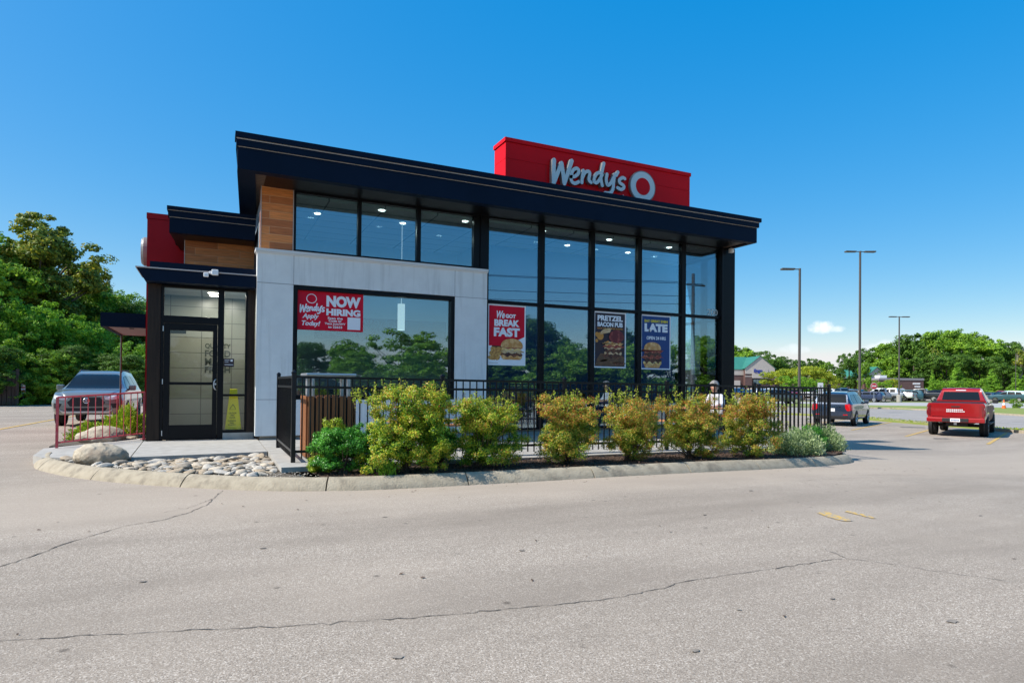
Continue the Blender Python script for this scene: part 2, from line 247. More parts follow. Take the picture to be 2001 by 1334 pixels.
# ---------------------------------------------------------------- mesh tools
class B:
    def __init__(s): s.v = []; s.f = []; s.m = []
    def add(s, vs, fs, mi=0):
        o = len(s.v); s.v += [tuple(v) for v in vs]; s.f += [tuple(i+o for i in f) for f in fs]; s.m += [mi]*len(fs); return s
    def box(s, x0, x1, y0, y1, z0, z1, mi=0):
        return s.add([(x, y, z) for z in (z0, z1) for y in (y0, y1) for x in (x0, x1)], [(0, 2, 3, 1), (4, 5, 7, 6), (0, 1, 5, 4), (2, 6, 7, 3), (0, 4, 6, 2), (1, 3, 7, 5)], mi)
    def prism(s, pts, vec, mi=0):
        n = len(pts); a = [Vector(p) for p in pts]; v = Vector(vec); vs = a+[p+v for p in a]
        return s.add(vs, [tuple(range(n-1, -1, -1)), tuple(range(n, 2*n))]+[(i, (i+1) % n, n+(i+1) % n, n+i) for i in range(n)], mi)
    def tube(s, path, rad, n=8, mi=0, flat=None, cap=True):
        P = [Vector(p) for p in path]; k = len(P); rad = rad if hasattr(rad, '__len__') else [rad]*k; vs = []; up = Vector(flat) if flat else None
        prev = None
        for i, p in enumerate(P):
            t = (P[min(i+1, k-1)]-P[max(i-1, 0)]).normalized()
            a = (up or (prev if prev is not None else (Vector((0, 0, 1)) if abs(t.z) < .9 else Vector((1, 0, 0))))); b = t.cross(a)
            if b.length < 1e-5: b = t.orthogonal()
            b.normalize(); a = b.cross(t).normalized(); prev = a
            for j in range(n): an = 2*PI*j/n; vs.append(p+b*math.cos(an)*rad[i]+a*math.sin(an)*rad[i])
        fs = [(i*n+j, i*n+(j+1) % n, (i+1)*n+(j+1) % n, (i+1)*n+j) for i in range(k-1) for j in range(n)]
        if cap: fs += [tuple(range(n-1, -1, -1)), tuple(range((k-1)*n, k*n))]
        return s.add(vs, fs, mi)
    def lathe(s, prof, c=(0, 0, 0), axis='z', n=24, mi=0):
        vs = []
        for r, h in prof:
            for j in range(n):
                a = 2*PI*j/n; x, y = r*math.cos(a), r*math.sin(a)
                vs.append({'z': (c[0]+x, c[1]+y, c[2]+h), 'y': (c[0]+x, c[1]+h, c[2]+y), 'x': (c[0]+h, c[1]+x, c[2]+y)}[axis])
        k = len(prof); return s.add(vs, [(i*n+j, i*n+(j+1) % n, (i+1)*n+(j+1) % n, (i+1)*n+j) for i in range(k-1) for j in range(n)], mi)
    def poly(s, pts, mi=0): return s.add(pts, [tuple(range(len(pts)))], mi)
def wloc(o):
    v = Vector((0, 0, 0))
    while o is not None: v += o.location; o = o.parent
    return v
def link(name, me, parent=None, loc=None):
    o = bpy.data.objects.new(name, me); S.collection.objects.link(o); o.parent = parent
    if loc is not None: o.location = loc
    return o
def build(name, b, mats, parent=None, smooth=False, bevel=0., local=False, seg=2):
    if not isinstance(mats, (list, tuple)): mats = [mats]
    me = bpy.data.meshes.new(name); vs = b.v
    if parent is not None and not local: L = wloc(parent); vs = [(v[0]-L.x, v[1]-L.y, v[2]-L.z) for v in vs]
    org = None
    if parent is None and not local:
        a = np.array(vs); org = Vector(((a[:, 0].min()+a[:, 0].max())/2, (a[:, 1].min()+a[:, 1].max())/2, a[:, 2].min())); vs = [(v[0]-org.x, v[1]-org.y, v[2]-org.z) for v in vs]
    me.from_pydata(vs, [], b.f)
    for m in mats: me.materials.append(m)
    me.polygons.foreach_set('material_index', b.m)
    bm = bmesh.new(); bm.from_mesh(me); bmesh.ops.recalc_face_normals(bm, faces=bm.faces)
    if bevel: bmesh.ops.bevel(bm, geom=[e for e in bm.edges if e.calc_face_angle(0) > .5], offset=bevel, segments=seg, affect='EDGES', profile=.5)
    big = [f for f in bm.faces if len(f.verts) > 4]
    if big: bmesh.ops.triangulate(bm, faces=big)
    bm.to_mesh(me); bm.free()
    if smooth: me.shade_smooth()
    if smooth == 'auto': me.set_sharp_from_angle(angle=R_(35))
    return link(name, me, parent, org)
def tag(o, label=None, cat=None, group=None, kind=None):
    if label: o['label'] = label
    if cat: o['category'] = cat
    if group: o['group'] = group
    if kind: o['kind'] = kind
    return o
def thing(name, label, cat, loc, group=None, rz=0.):
    o = bpy.data.objects.new(name, None); S.collection.objects.link(o); o.location = loc; o.rotation_euler[2] = rz; o.empty_display_size = .2
    return tag(o, label, cat, group)
def dup(root, loc=None, rz=None, label=None, cat=None, scale=None):
    def cp(o, par):
        c = o.copy(); S.collection.objects.link(c); c.parent = par
        for ch in o.children: cp(ch, c)
        return c
    r = cp(root, None)
    if loc is not None: r.location = loc
    if rz is not None: r.rotation_euler[2] = rz
    if scale is not None: r.scale = scale if hasattr(scale, '__len__') else (scale,)*3
    if label: r['label'] = label
    return r
def text(name, s, matl, parent, box, y, bold=0., shear=0., depth=.003, local=False, frame=None, spacing=1.):
    """lettering filling box=(x0,x1,z0,z1) on the plane Y=y, facing -Y; frame=(origin,u,v,n) for other planes"""
    cu = bpy.data.curves.new(name, 'FONT'); cu.body = s; cu.size = 1; cu.offset = bold; cu.shear = shear; cu.extrude = .5; cu.resolution_u = 4; cu.space_character = spacing
    t = bpy.data.objects.new('t', cu); S.collection.objects.link(t); bpy.context.view_layer.update()
    me = bpy.data.meshes.new_from_object(t); bpy.data.objects.remove(t); bpy.data.curves.remove(cu)
    c = np.zeros(len(me.vertices)*3); me.vertices.foreach_get('co', c); c = c.reshape(-1, 3)
    mn, mx = c.min(0), c.max(0); u = (c[:, 0]-mn[0])/max(1e-6, mx[0]-mn[0]); v = (c[:, 1]-mn[1])/max(1e-6, mx[1]-mn[1]); d = c[:, 2]+.5
    x0, x1, z0, z1 = box; U = x0+u*(x1-x0); V = z0+v*(z1-z0); D = d*depth
    if frame:
        O, fu, fv, fn = [np.array(q, float) for q in frame]; P = O+U[:, None]*fu+V[:, None]*fv+D[:, None]*fn
    else: P = np.stack([U, y-D, V], 1)
    if parent is not None and not local: P = P-np.array(wloc(parent))
    me.vertices.foreach_set('co', P.ravel()); me.materials.clear(); me.materials.append(matl); me.update()
    return link(name, me, parent)
def ell(cx, cz, rx, rz, a0=0, a1=360, n=24): return [(cx+rx*math.cos(R_(a0+(a1-a0)*i/n)), cz+rz*math.sin(R_(a0+(a1-a0)*i/n))) for i in range(n+(a1-a0 < 360))]
def sm(t): t = max(0., min(1., t)); return t*t*(3-2*t)
def G(x, y=0): return -.5*sm((x-5)/17)
# ---------------------------------------------------------------- ground and paving
def sheet(name, xs, ys, dz, m, kind='structure'):
    b = B(); nx, ny = len(xs), len(ys)
    b.add([(x, y, G(x)+dz) for y in ys for x in xs], [(j*nx+i, j*nx+i+1, (j+1)*nx+i+1, (j+1)*nx+i) for j in range(ny-1) for i in range(nx-1)])
    o = build(name, b, m, smooth=True); o['kind'] = kind; return o
xs = [-900, -300, -100]+list(np.arange(-60, 3, 6.))+list(np.arange(4, 23, .75))+[24, 30, 60, 140, 400, 1200]
sheet('ground', xs, [-900, -300, -90, 0, 90, 300, 1500], -.06, M['far'])
sheet('parking_lot', [-40, -20, -8]+list(np.arange(-4, 23, .5))+[24, 28, 34, 40, 60, 100, 150], [-28, -14, 0, 14, 28, 42, 52, 70, 90, 130], 0, M['asphalt'])
def flat(name, pts, m, dz=.004, z=None, kind='structure', thick=0, parent=None):
    """a polygon laid on the ground, cut finely enough to follow it"""
    bm = bmesh.new(); f = bm.faces.new([bm.verts.new((p[0], p[1], 0)) for p in pts]); bmesh.ops.triangulate(bm, faces=[f])
    for _ in range(6):
        es = [e for e in bm.edges if abs(e.verts[0].co.x-e.verts[1].co.x) > 1.2 and min(v.co.x for v in e.verts) < 23 and max(v.co.x for v in e.verts) > 4]
        if not es: break
        bmesh.ops.subdivide_edges(bm, edges=es, cuts=1); bmesh.ops.triangulate(bm, faces=bm.faces[:])
    for v in bm.verts: v.co.z = (z(v.co.x) if callable(z) else z) if z is not None else G(v.co.x)+dz
    bmesh.ops.recalc_face_normals(bm, faces=bm.faces)
    if sum(f.normal.z for f in bm.faces) < 0: bmesh.ops.reverse_faces(bm, faces=bm.faces[:])
    if thick:
        r = bmesh.ops.extrude_face_region(bm, geom=bm.faces[:])
        for v in [g for g in r['geom'] if isinstance(g, bmesh.types.BMVert)]: v.co.z += 0
        new = set(g for g in r['geom'] if isinstance(g, bmesh.types.BMVert))
        for v in bm.verts:
            if v not in new: v.co.z -= thick
        bmesh.ops.recalc_face_normals(bm, faces=bm.faces)
    me = bpy.data.meshes.new(name); bm.to_mesh(me); bm.free(); me.materials.append(m); o = link(name, me, parent)
    if kind: o['kind'] = kind
    return o
# road, verges and crossing road beyond the stalls
flat('road', [(29, -10), (30.2, 4), (32.4, 15.5), (33.7, 20.2), (35.4, 24.3), (36.6, 28.4), (35.8, 33.5), (31, 36.5), (20, 40), (-4, 44), (-4, 48), (20, 44.5), (47.8, 42), (54.7, 37), (54.7, 32.9), (51.1, 24.1), (47.3, 17.4), (42, 4), (40, -10)], M['road'], .012)
flat('grass_strip', [(20, 44.6), (47.8, 42.1), (54.8, 37), (54.8, 32.9), (51.2, 24.1), (47.4, 17.4), (42.1, 4), (58, 4), (74.4, 27.3), (71.8, 33.9), (67.3, 40.5), (63.3, 43.7), (59.7, 50.0), (50.8, 55.1), (20, 56)], M['grass'], .05, thick=.05)
flat('cross_road', [(20, 56.1), (50.8, 55.2), (59.7, 50.1), (63.4, 43.8), (67.4, 40.6), (71.9, 34), (74.5, 27.3), (110, 27.3), (114.4, 42.0), (102.2, 48.3), (77.9, 53.7), (58.2, 63.0), (20, 66)], M['crossroad'], .012)
flat('lot_verge', [(20, 66.1), (58.2, 63.1), (77.9, 53.8), (102.2, 48.4), (114.5, 42.1), (117, 47), (104, 52), (80, 57), (60, 66.6), (20, 70)], M['grass'], .05, thick=.05)
flat('road_verge', [(30.5, 4), (32.5, 15.3), (33.8, 20.1), (35.5, 24.2), (36.7, 28.4), (35.9, 33.5), (34.8, 33.2), (35.6, 28.4), (34.6, 24.6), (33.0, 20.4), (31.6, 15.5), (29.6, 4)], M['grass'], .10, thick=.1)
def sweep(name, path, prof, m, gaps=None, kind='structure', zf=None, closed=False):
    """kerb: profile (offset to the left of travel, height) swept along path, cut into stones"""
    pts = []
    for i in range(len(path)-1):
        a, b2 = path[i], path[i+1]; p0 = path[max(0, i-1)]; p3 = path[min(len(path)-1, i+2)]; k = 8
        for t in range(k):
            t /= k; pts.append(tuple(.5*((2*a[c])+(-p0[c]+b2[c])*t+(2*p0[c]-5*a[c]+4*b2[c]-p3[c])*t*t+(-p0[c]+3*a[c]-3*b2[c]+p3[c])*t**3) for c in (0, 1)))
    pts.append(path[-1][:2]); P = np.array(pts); d = np.r_[0, np.cumsum(np.hypot(*np.diff(P, axis=0).T))]
    L = d[-1]; gl = gaps or [L]; b = B(); s0 = 0
    for g in gl:
        s1 = min(L, g); ss = np.linspace(s0+.009, s1-.009, max(3, int((s1-s0)/.12))); n = len(prof); vs = []
        X = np.interp(ss, d, P[:, 0]); Y = np.interp(ss, d, P[:, 1]); T = np.stack([np.gradient(X), np.gradient(Y)], 1); T /= np.linalg.norm(T, axis=1)[:, None]
        wob = random.uniform(-.004, .006)
        for x, y, t in zip(X, Y, T):
            for o, h in prof: px = x-t[1]*o; py = y+t[0]*o; vs.append((px, py, (zf or G)(px)+h+(wob if h > .02 else 0)))
        k = len(ss); fs = [(i*n+j, i*n+(j+1) % n, (i+1)*n+(j+1) % n, (i+1)*n+j) for i in range(k-1) for j in range(n)]+[tuple(range(n)), tuple(range((k-1)*n, k*n))]
        b.add(vs, fs); s0 = s1
    o = build(name, b, m, smooth='auto'); o['kind'] = kind; return o
KP = [(-2.62, 12.9), (-2.52, 12.2), (-2.3, 11.55), (-1.65, 10.45), (-.65, 9.36), (.52, 8.46), (1.3, 8.11), (2.08, 7.93), (4.22, 7.80), (6.3, 7.76), (8.15, 7.82), (9.8, 8.02), (11.3, 8.38), (12.25, 8.85), (12.85, 9.55), (13.15, 10.5), (13.4, 12), (13.9, 15), (14.1, 24)]
kprof = [(0, -.04), (.02, .018), (.06, .068), (.105, .112), (.15, .140), (.19, .152), (.215, .148), (.22, -.04)]
sweep('kerb', KP, kprof, M['kerb'], [1.25, 2.95, 4.55, 6.5, 8.35, 10.3, 12.1, 13.7, 15.4, 17.1, 18.6, 40])
sweep('kerb', [(29.8, 4), (31.2, 14.8), (32.2, 16.2), (33.3, 20.2), (34.9, 24.3), (36.0, 28.4), (35.2, 32.8)], [(0, -.03), (.02, .10), (.06, .13), (.16, .13), (.17, -.03)], M['kerb'])
sweep('kerb', [(42.0, 4), (47.2, 17.4), (51.0, 24.1), (54.6, 32.9), (54.5, 37), (47.7, 41.9), (20, 44.4)], [(0, -.03), (.02, .10), (.06, .13), (.16, .13), (.17, -.03)], M['kerb'])
PZ = lambda x: .2-.009*(x-1)
bedz = lambda x: (.13+.0*x) if x < 5 else max(G(x)+.12, .13-.018*(x-5))
inner = [(-2.35, 12.4), (-2.16, 11.62), (-1.52, 10.57), (-.55, 9.52), (.60, 8.63), (1.36, 8.28), (2.1, 8.10), (4.22, 7.97), (6.3, 7.93), (8.15, 7.99), (9.8, 8.19), (11.2, 8.54), (12.1, 8.98), (12.68, 9.62), (12.97, 10.5), (13.2, 12), (13.7, 15)]
flat('rock_bed', [(-2.16, 11.62), (-1.52, 10.57), (-.55, 9.52), (.60, 8.63), (1.30, 8.30), (1.30, 9.03), (.87, 9.05), (.87, 11.22), (-1.09, 11.08), (-2.3, 12.0)], M['soil'], z=.125)
flat('mulch_bed', [(1.30, 8.30), (1.36, 8.28)]+inner[6:]+[(13.6, 15), (13.5, 13.3), (12.75, 13.3), (12.75, 9.36), (.9, 9.03), (1.30, 9.02)], M['mulch'], z=bedz)
flat('walkway', [(.86, 14.05), (.86, 11.24), (-1.08, 11.10), (-1.16, 14.05)], M['concrete'], z=.2, thick=.2)
flat('walkway', [(-1.10, 11.09), (-1.178, 14.05), (-1.25, 14.7), (-2.72, 13.95), (-2.60, 12.6), (-2.38, 12.1)], M['concrete'], z=lambda x: .195 if x > -1.5 else .195-(-1.5-x)*.06, thick=.15)
flat('patio', [(.874, 9.05), (12.7, 9.38), (12.7, 13.55), (.874, 13.55)], M['concrete'], z=PZ, thick=.16)
flat('planting_bed', [(-1.2, 14.72), (-2.65, 14.0), (-2.7, 17.5), (-1.4, 17.5), (-1.15, 15)], M['soil'], z=.15, thick=.1)
# painted lines
def stripe(name, pts, wd, m, dz=.009):
    b = B()
    for i in range(len(pts)-1):
        a, c = Vector((*pts[i], 0)), Vector((*pts[i+1], 0)); n = max(1, int((c-a).length/1.)); t = (c-a).normalized(); s_ = Vector((-t.y, t.x, 0))*wd/2
        for k in range(n):
            p, q = a.lerp(c, k/n), a.lerp(c, (k+1)/n)
            b.add([(v.x, v.y, G(v.x)+dz) for v in (p-s_, q-s_, q+s_, p+s_)], [(0, 1, 2, 3)])
    o = build(name, b, m); o['kind'] = 'structure'; return o
for a, c in (((23.6, 12.2), (30.6, 15.1)), ((24.2, 15.35), (31.2, 18.3)), ((25.4, 18.5), (33.6, 22.1)), ((22.6, 9.3), (29.8, 12.3)), ((26.9, 22), (34.6, 25.3))): stripe('parking_line', [a, c], .11, M['yellow'])
stripe('parking_line', [(-5.3, 20), (-4.9, 26), (-4.2, 36)], .12, M['yellow']); stripe('lane_line', [(39.6, 18.7), (40.4, 20.4), (43.1, 25.9)], .13, M['white_line'], .018)
stripe('lane_line', [(43.7, 27.6), (45.0, 30.4)], .13, M['white_line'], .018); stripe('lane_line', [(38.2, 13), (39.0, 16.5)], .13, M['white_line'], .018)
flat('worn_marking', [(5.92, 4.72), (6.10, 4.74), (6.02, 4.52), (5.90, 4.28), (5.80, 4.32), (5.83, 4.5)], M['wornyellow'], .006)
flat('worn_marking', [(6.28, 4.66), (6.36, 4.67), (6.34, 4.45), (6.27, 4.28), (6.22, 4.3), (6.26, 4.5)], M['wornyellow'], .006)
def crack(pts, wd=.008, name='pavement_crack'):
    rr = random.Random(len(pts)*7+int(pts[0][0]*10)); P = []
    for i in range(len(pts)-1):
        a, c = pts[i], pts[i+1]; n = max(3, int(math.hypot(c[0]-a[0], c[1]-a[1])/.045))
        for k in range(n): t = k/n; P.append((a[0]+(c[0]-a[0])*t+rr.gauss(0, .008), a[1]+(c[1]-a[1])*t+rr.gauss(0, .008)))
    b = B(); prev = None
    for i in range(len(P)-1):
        t = Vector((P[i+1][0]-P[i][0], P[i+1][1]-P[i][1], 0)); s_ = Vector((-t.y, t.x, 0)).normalized()*wd*rr.uniform(.08, .62)
        q = [(P[i][0]-s_.x, P[i][1]-s_.y), (P[i][0]+s_.x, P[i][1]+s_.y)]
        if prev: b.add([(u[0], u[1], G(u[0])+.004) for u in (prev[0], prev[1], q[1], q[0])], [(0, 1, 2, 3)])
        prev = q
    o = build(name, b, M['crack']); o['kind'] = 'structure'
crack([(.14, 8.6), (-.02, 7.7), (-.2, 7.3), (-.42, 7.0), (-.7, 6.86), (-.88, 6.6), (-1.0, 6.42), (-1.1, 6.28), (-1.2, 6.0), (-1.3, 5.82), (-1.45, 5.6), (-2.2, 5.0)], .013)
crack([(.05, 8.1), (-.22, 7.55), (-.5, 7.35)], .006)
crack([(-1.4, 4.2), (-.7, 4.02), (-.5, 3.98), (-.4, 3.92), (-.1, 3.86), (.3, 3.72), (.8, 3.6), (1.2, 3.5), (1.7, 3.43), (1.9, 3.39), (2.3, 3.34), (2.7, 3.36), (3.0, 3.42), (3.5, 3.4), (4.1, 3.38), (4.48, 3.38), (4.56, 3.36)], .0085)
crack([(4.56, 3.36), (4.6, 3.46), (4.62, 3.56), (4.7, 3.75)], .007); crack([(4.56, 3.34), (4.7, 3.16), (4.8, 3.02), (4.82, 2.9), (4.95, 2.72), (5.1, 2.45), (5.6, 2.3)], .006)
crack([(8.4, 5.2), (7.6, 6.0), (7.9, 6.6), (9.4, 6.7), (10.5, 6.4)], .007); crack([(14, 5), (12, 6.4), (10.6, 6.9), (9, 7.0)], .008)
M['stain'] = noisy(mat('oil_stain', (.10, .088, .075), .8), 9, (.27, .23, .185), .42, .6)
def spot(x, y, r, seed, m='stain'):
    r *= .6 if r < .1 else 1
    rr = random.Random(seed); n = 18; flat('oil_stain', [(x+r*1.5*math.cos(2*PI*q/n)*rr.uniform(.6, 1.1), y+r*math.sin(2*PI*q/n)*rr.uniform(.6, 1.1)) for q in range(n)], M[m], .005)
for q, (x, y, r) in enumerate(((.85, 3.05, .035), (2.25, 2.5, .03), (3.9, 2.2, .045), (2.9, 2.85, .02), (.4, 5.5, .03), (-.4, 4.9, .03), (3.6, 2.75, .02), (7.6, 4.0, .03), (2.3, 4.6, .035), (4.7, 5.1, .03), (1.6, 6.3, .03), (6.4, 6.1, .04))): spot(x, y, r, q)
spot(30.3, 18.9, .5, 30); spot(27.6, 21.6, .3, 31); spot(24.6, 14.2, .35, 32)
bpy.context.view_layer.update()
# ---------------------------------------------------------------- restaurant
BD = thing('restaurant', 'grey stucco and glass restaurant with dark blue roof edges and a red sign tower', 'building', (7, 13.5, 0))
def bx(name, m, *boxes, parent=None, bevel=.0, label=None):
    b = B()
    for q in boxes: b.box(*q)
    o = build(name, b, m, parent or BD, bevel=bevel)
    if label: o['label'] = label
    return o
YF = 13.5
bx('floor', M['infloor'], (.95, 13.1, 13.52, 22, .05, .22))
# stucco frame round the big window: pier, lintel, pier, low wall
ws = build('wall', B().box(.80, 1.49, 13.5, 13.78, .28, 3.345).box(4.995, 5.79, 13.5, 13.78, .28, 3.345).box(.80, 5.79, 13.5, 13.78, 3.355, 3.975).box(1.49, 4.995, 13.5, 13.78, .28, 1.005), M['eifs'], BD)
ws['label'] = 'light grey stucco wall round the large window'
for q_ in ((.803, 1.50, 13.497, 13.77, 3.345, 3.355), (4.99, 5.788, 13.497, 13.77, 3.345, 3.355), (1.49, 1.498, 13.498, 13.6, 3.357, 3.97), (4.985, 4.993, 13.498, 13.6, 3.357, 3.97), (.802, 1.488, 13.498, 13.7, 1.004, 1.014)): bx('wall_joint', M['greyroof'], q_)
bx('coping', M['trim'], (.765, 5.80, 13.455, 13.80, 3.975, 4.03), (.785, 5.795, 13.475, 13.79, 3.945, 3.974))
bx('foundation', M['concrete'], (.90, 13.3, 13.60, 13.9, .0, .279), (.22, .80, 13.93, 14.05, .2, .33))
tw = bx('tile_wall', M['tilewood'], (.862, 1.465, 13.52, 13.75, 4.031, 5.285)); tw['label'] = 'orange brown wood-look tiles beside the upper window'
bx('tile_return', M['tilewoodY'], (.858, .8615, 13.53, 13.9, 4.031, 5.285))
bx('corner_trim', M['ledge'], (.850, .866, 13.508, 13.5195, 4.031, 5.285), (1.466, 1.482, 13.508, 13.53, 4.031, 5.285))
# big window
def window(name, x0, x1, z0, z1, mull, y=13.5, bars=(), fr=.05, g='glass', label=None, depth=.12, gy=.07):
    b = B().box(x0, x0+fr, y, y+depth, z0, z1).box(x1-fr, x1, y, y+depth, z0, z1).box(x0+fr, x1-fr, y, y+depth, z1-fr, z1).box(x0+fr, x1-fr, y, y+depth, z0, z0+fr)
    for mx, mw in mull: b.box(mx-mw/2, mx+mw/2, y-.002, y+depth-.002, z0+fr, z1-fr)
    for bz, bw in bars: b.box(x0+fr, x1-fr, y+.004, y+depth-.006, bz-bw/2, bz+bw/2)
    o = build(name, b, M['black'], BD, bevel=.004, seg=1)
    if label: o['label'] = label
    xs_ = [x0+fr]+sum([[mx-mw/2, mx+mw/2] for mx, mw in mull], [])+[x1-fr]; zs_ = [z0+fr]+sum([[bz-bw/2, bz+bw/2] for bz, bw in bars], [])+[z1-fr]
    for i in range(0, len(xs_), 2):
        for j in range(0, len(zs_), 2): build('pane', B().box(xs_[i], xs_[i+1], y+gy, y+gy+.008, zs_[j], zs_[j+1]), M[g], o)
    return o
window('window', 1.492, 4.993, 1.015, 3.343, [], label='large dining room window in the grey wall', fr=.085, depth=.2, gy=.10)
window('window', 1.483, 5.79, 4.032, 5.285, [(2.82, .075), (4.13, .09), (5.63, .37)], label='row of three upper windows over the grey wall', fr=.045)
window('curtain_wall', 5.792, 13.02, .28, 5.285, [(7.25, .13), (8.705, .12), (10.17, .13), (11.65, .14)], bars=[(3.30, .075)], fr=.035, label='two storey glass wall at the right corner')
bx('corner_column', M['black'], (13.021, 13.47, 13.46, 13.72, .1, 5.285), (12.96, 13.02, 13.44, 13.499, .28, 5.285), bevel=.01); bx('frame_cover', M['black'], (5.60, 5.789, 13.47, 13.5, 4.032, 5.285))
# right side glazing
sg = bx('side_window', M['black'], (13.32, 13.44, 14.52, 14.68, .28, 5.285), (13.32, 13.44, 15.75, 15.95, .1, 5.285), (13.33, 13.43, 13.72, 14.52, 3.26, 3.33), (13.33, 13.43, 14.68, 15.75, 3.26, 3.33), (13.33, 13.43, 13.72, 15.75, 5.14, 5.248), (13.33, 13.43, 13.72, 15.75, .2, .30))
for a, c, d, e in ((13.72, 14.52, .3, 3.26), (14.68, 15.75, .3, 3.26), (13.72, 14.52, 3.33, 5.14), (14.68, 15.75, 3.33, 5.14)): build('pane', B().box(13.375, 13.383, a, c, d, e), M['glassside'], sg)
# main roof: fascia in three steps, soffit, slab
rf = bx('roof', M['navy'], (.385, 13.29, 12.50, 12.70, 5.252, 5.648), (.36, 13.335, 12.46, 12.72, 5.662, 5.79), (.34, 13.38, 12.42, 12.74, 5.803, 5.905), (.60, 13.29, 12.70, 22.3, 5.36, 5.66), (13.17, 13.29, 12.7, 22.3, 5.252, 5.648))
rf['label'] = 'dark blue stepped metal roof edge'
b = B(); b.prism([(.36, 12.72, 5.662), (.80, 12.72, 5.662), (1.2, 17.3, 5.662), (.62, 17.3, 5.662)], (0, 0, .24)); b.prism([(.385, 12.70, 5.252), (.70, 12.7, 5.252), (1.0, 17.3, 5.252), (.62, 17.3, 5.252)], (0, 0, .41))
build('roof_edge', b, M['navy'], rf)
bx('ledge_glint', M['ledge'], (.36, 13.335, 12.452, 12.459, 5.782, 5.802), (.385, 13.29, 12.49, 12.499, 5.649, 5.661), parent=rf)  # pale strips paint the sun's glint along the fascia steps
sf = build('soffit', B().prism([(.42, 12.71, 5.289), (13.16, 12.71, 5.289), (13.16, 22, 5.289), (.68, 22, 5.289), (.66, 17.2, 5.289)], (0, 0, .005)), M['soffit'], rf); bx('soffit_shade', M['black'], (.90, 12.95, 12.71, 13.5, 5.280, 5.288), parent=rf)  # black strip paints the deep shade of the soffit along the front eave
for q_ in ((.66, 13.6, 5.284), (.74, 14.9, 5.284)): build('soffit_light', B().lathe([(.001, -.004), (.09, -.004), (.095, .004)], q_, n=20), M['plastic'], rf)
bx('security_camera', M['white'], (13.12, 13.24, 13.25, 13.38, 5.12, 5.25), parent=rf, bevel=.03)
# red sign tower on the roof
tw_ = build('sign_tower', B().box(6.925, 13.14, 15.0, 15.72, 5.3, 7.318).box(6.925, 13.14, 15.0, 15.72, 7.328, 7.752).box(6.895, 13.165, 14.97, 15.75, 7.765, 7.87).box(6.94, 13.13, 15.02, 15.7, 7.3, 7.78), M['red'], BD)
tw_['label'] = 'red panelled tower above the roof carrying the script sign'
JM = mat('red_joint_line', (.10, .002, .004), .5)  # dark red for the joints between the tower panels
for q_ in ((8.13, 8.138, 14.997, 15.01, 5.7, 7.316), (10.6, 10.608, 14.997, 15.01, 5.7, 7.316)): bx('panel_joint', JM, q_, parent=tw_)
# left lower wing: brown tile wall, small roof, red block, drive-through canopy
bx('tile_wall', M['tilewood'], (-.56, .86, 15.7, 15.9, 3.55, 4.6), label='orange brown wood-look tile wall over the entrance')
bx('corner_trim', M['ledge'], (-.575, -.561, 15.69, 15.72, 3.55, 4.6))
r2 = bx('small_roof', M['navy'], (-.835, .84, 15.00, 15.15, 4.49, 4.80), (-.86, .85, 14.97, 15.17, 4.815, 4.94), (-.88, .85, 14.94, 15.2, 4.95, 5.03), (-.8, .84, 15.15, 17.5, 4.6, 4.9), label='dark blue roof edge over the entrance tile wall')
bx('ledge_glint', M['ledge'], (-.86, .85, 14.962, 14.969, 4.94, 4.952), (-.835, .84, 14.992, 14.999, 4.803, 4.813), parent=r2)  # same painted sun glint on the small roof's steps
build('soffit', B().prism([(-.83, 15.15, 4.49), (.84, 15.15, 4.49), (.84, 15.7, 4.49), (-.5, 17.0, 4.49), (-.7, 17.0, 4.49)], (0, 0, .05)), M['bronze'], r2)
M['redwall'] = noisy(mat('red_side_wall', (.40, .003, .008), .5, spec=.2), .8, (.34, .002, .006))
rb = bx('red_block', M['redwall'], (-1.40, .7, 17.0, 23.5, 0, 5.17), (-1.415, .7, 16.985, 23.5, 5.18, 5.31), label='tall red side wall behind the entrance')
b = B().lathe([(.001, -.10), (.33, -.10), (.36, -.06), (.36, .12)], (-1.50, 18.3, 4.62), 'x', n=32); build('round_badge', b, M['letteredge'], BD)
build('badge_face', B().lathe([(.001, -.012), (.31, -.012), (.31, 0)], (-1.605, 18.3, 4.62), 'x', n=32), M['white'], BD)
cn = bx('drive_through_canopy', M['navy'], (-2.30, -1.41, 17.0, 17.12, 2.60, 2.925), (-2.30, -2.2, 17.12, 20.3, 2.60, 2.925), (-2.2, -1.41, 17.12, 20.3, 2.7, 2.9), label='flat dark canopy over the drive-through window')
build('soffit', B().box(-2.2, -1.41, 17.125, 20.3, 2.62, 2.69), M['greyroof'], cn)
bx('soffit_light', M['plastic'], (-1.78, -1.69, 17.5, 17.6, 2.605, 2.62), parent=cn)
build('downpipe', B().tube([(-2.23, 20.1, 0), (-2.23, 20.1, 2.6)], .022), M['pole'], BD)
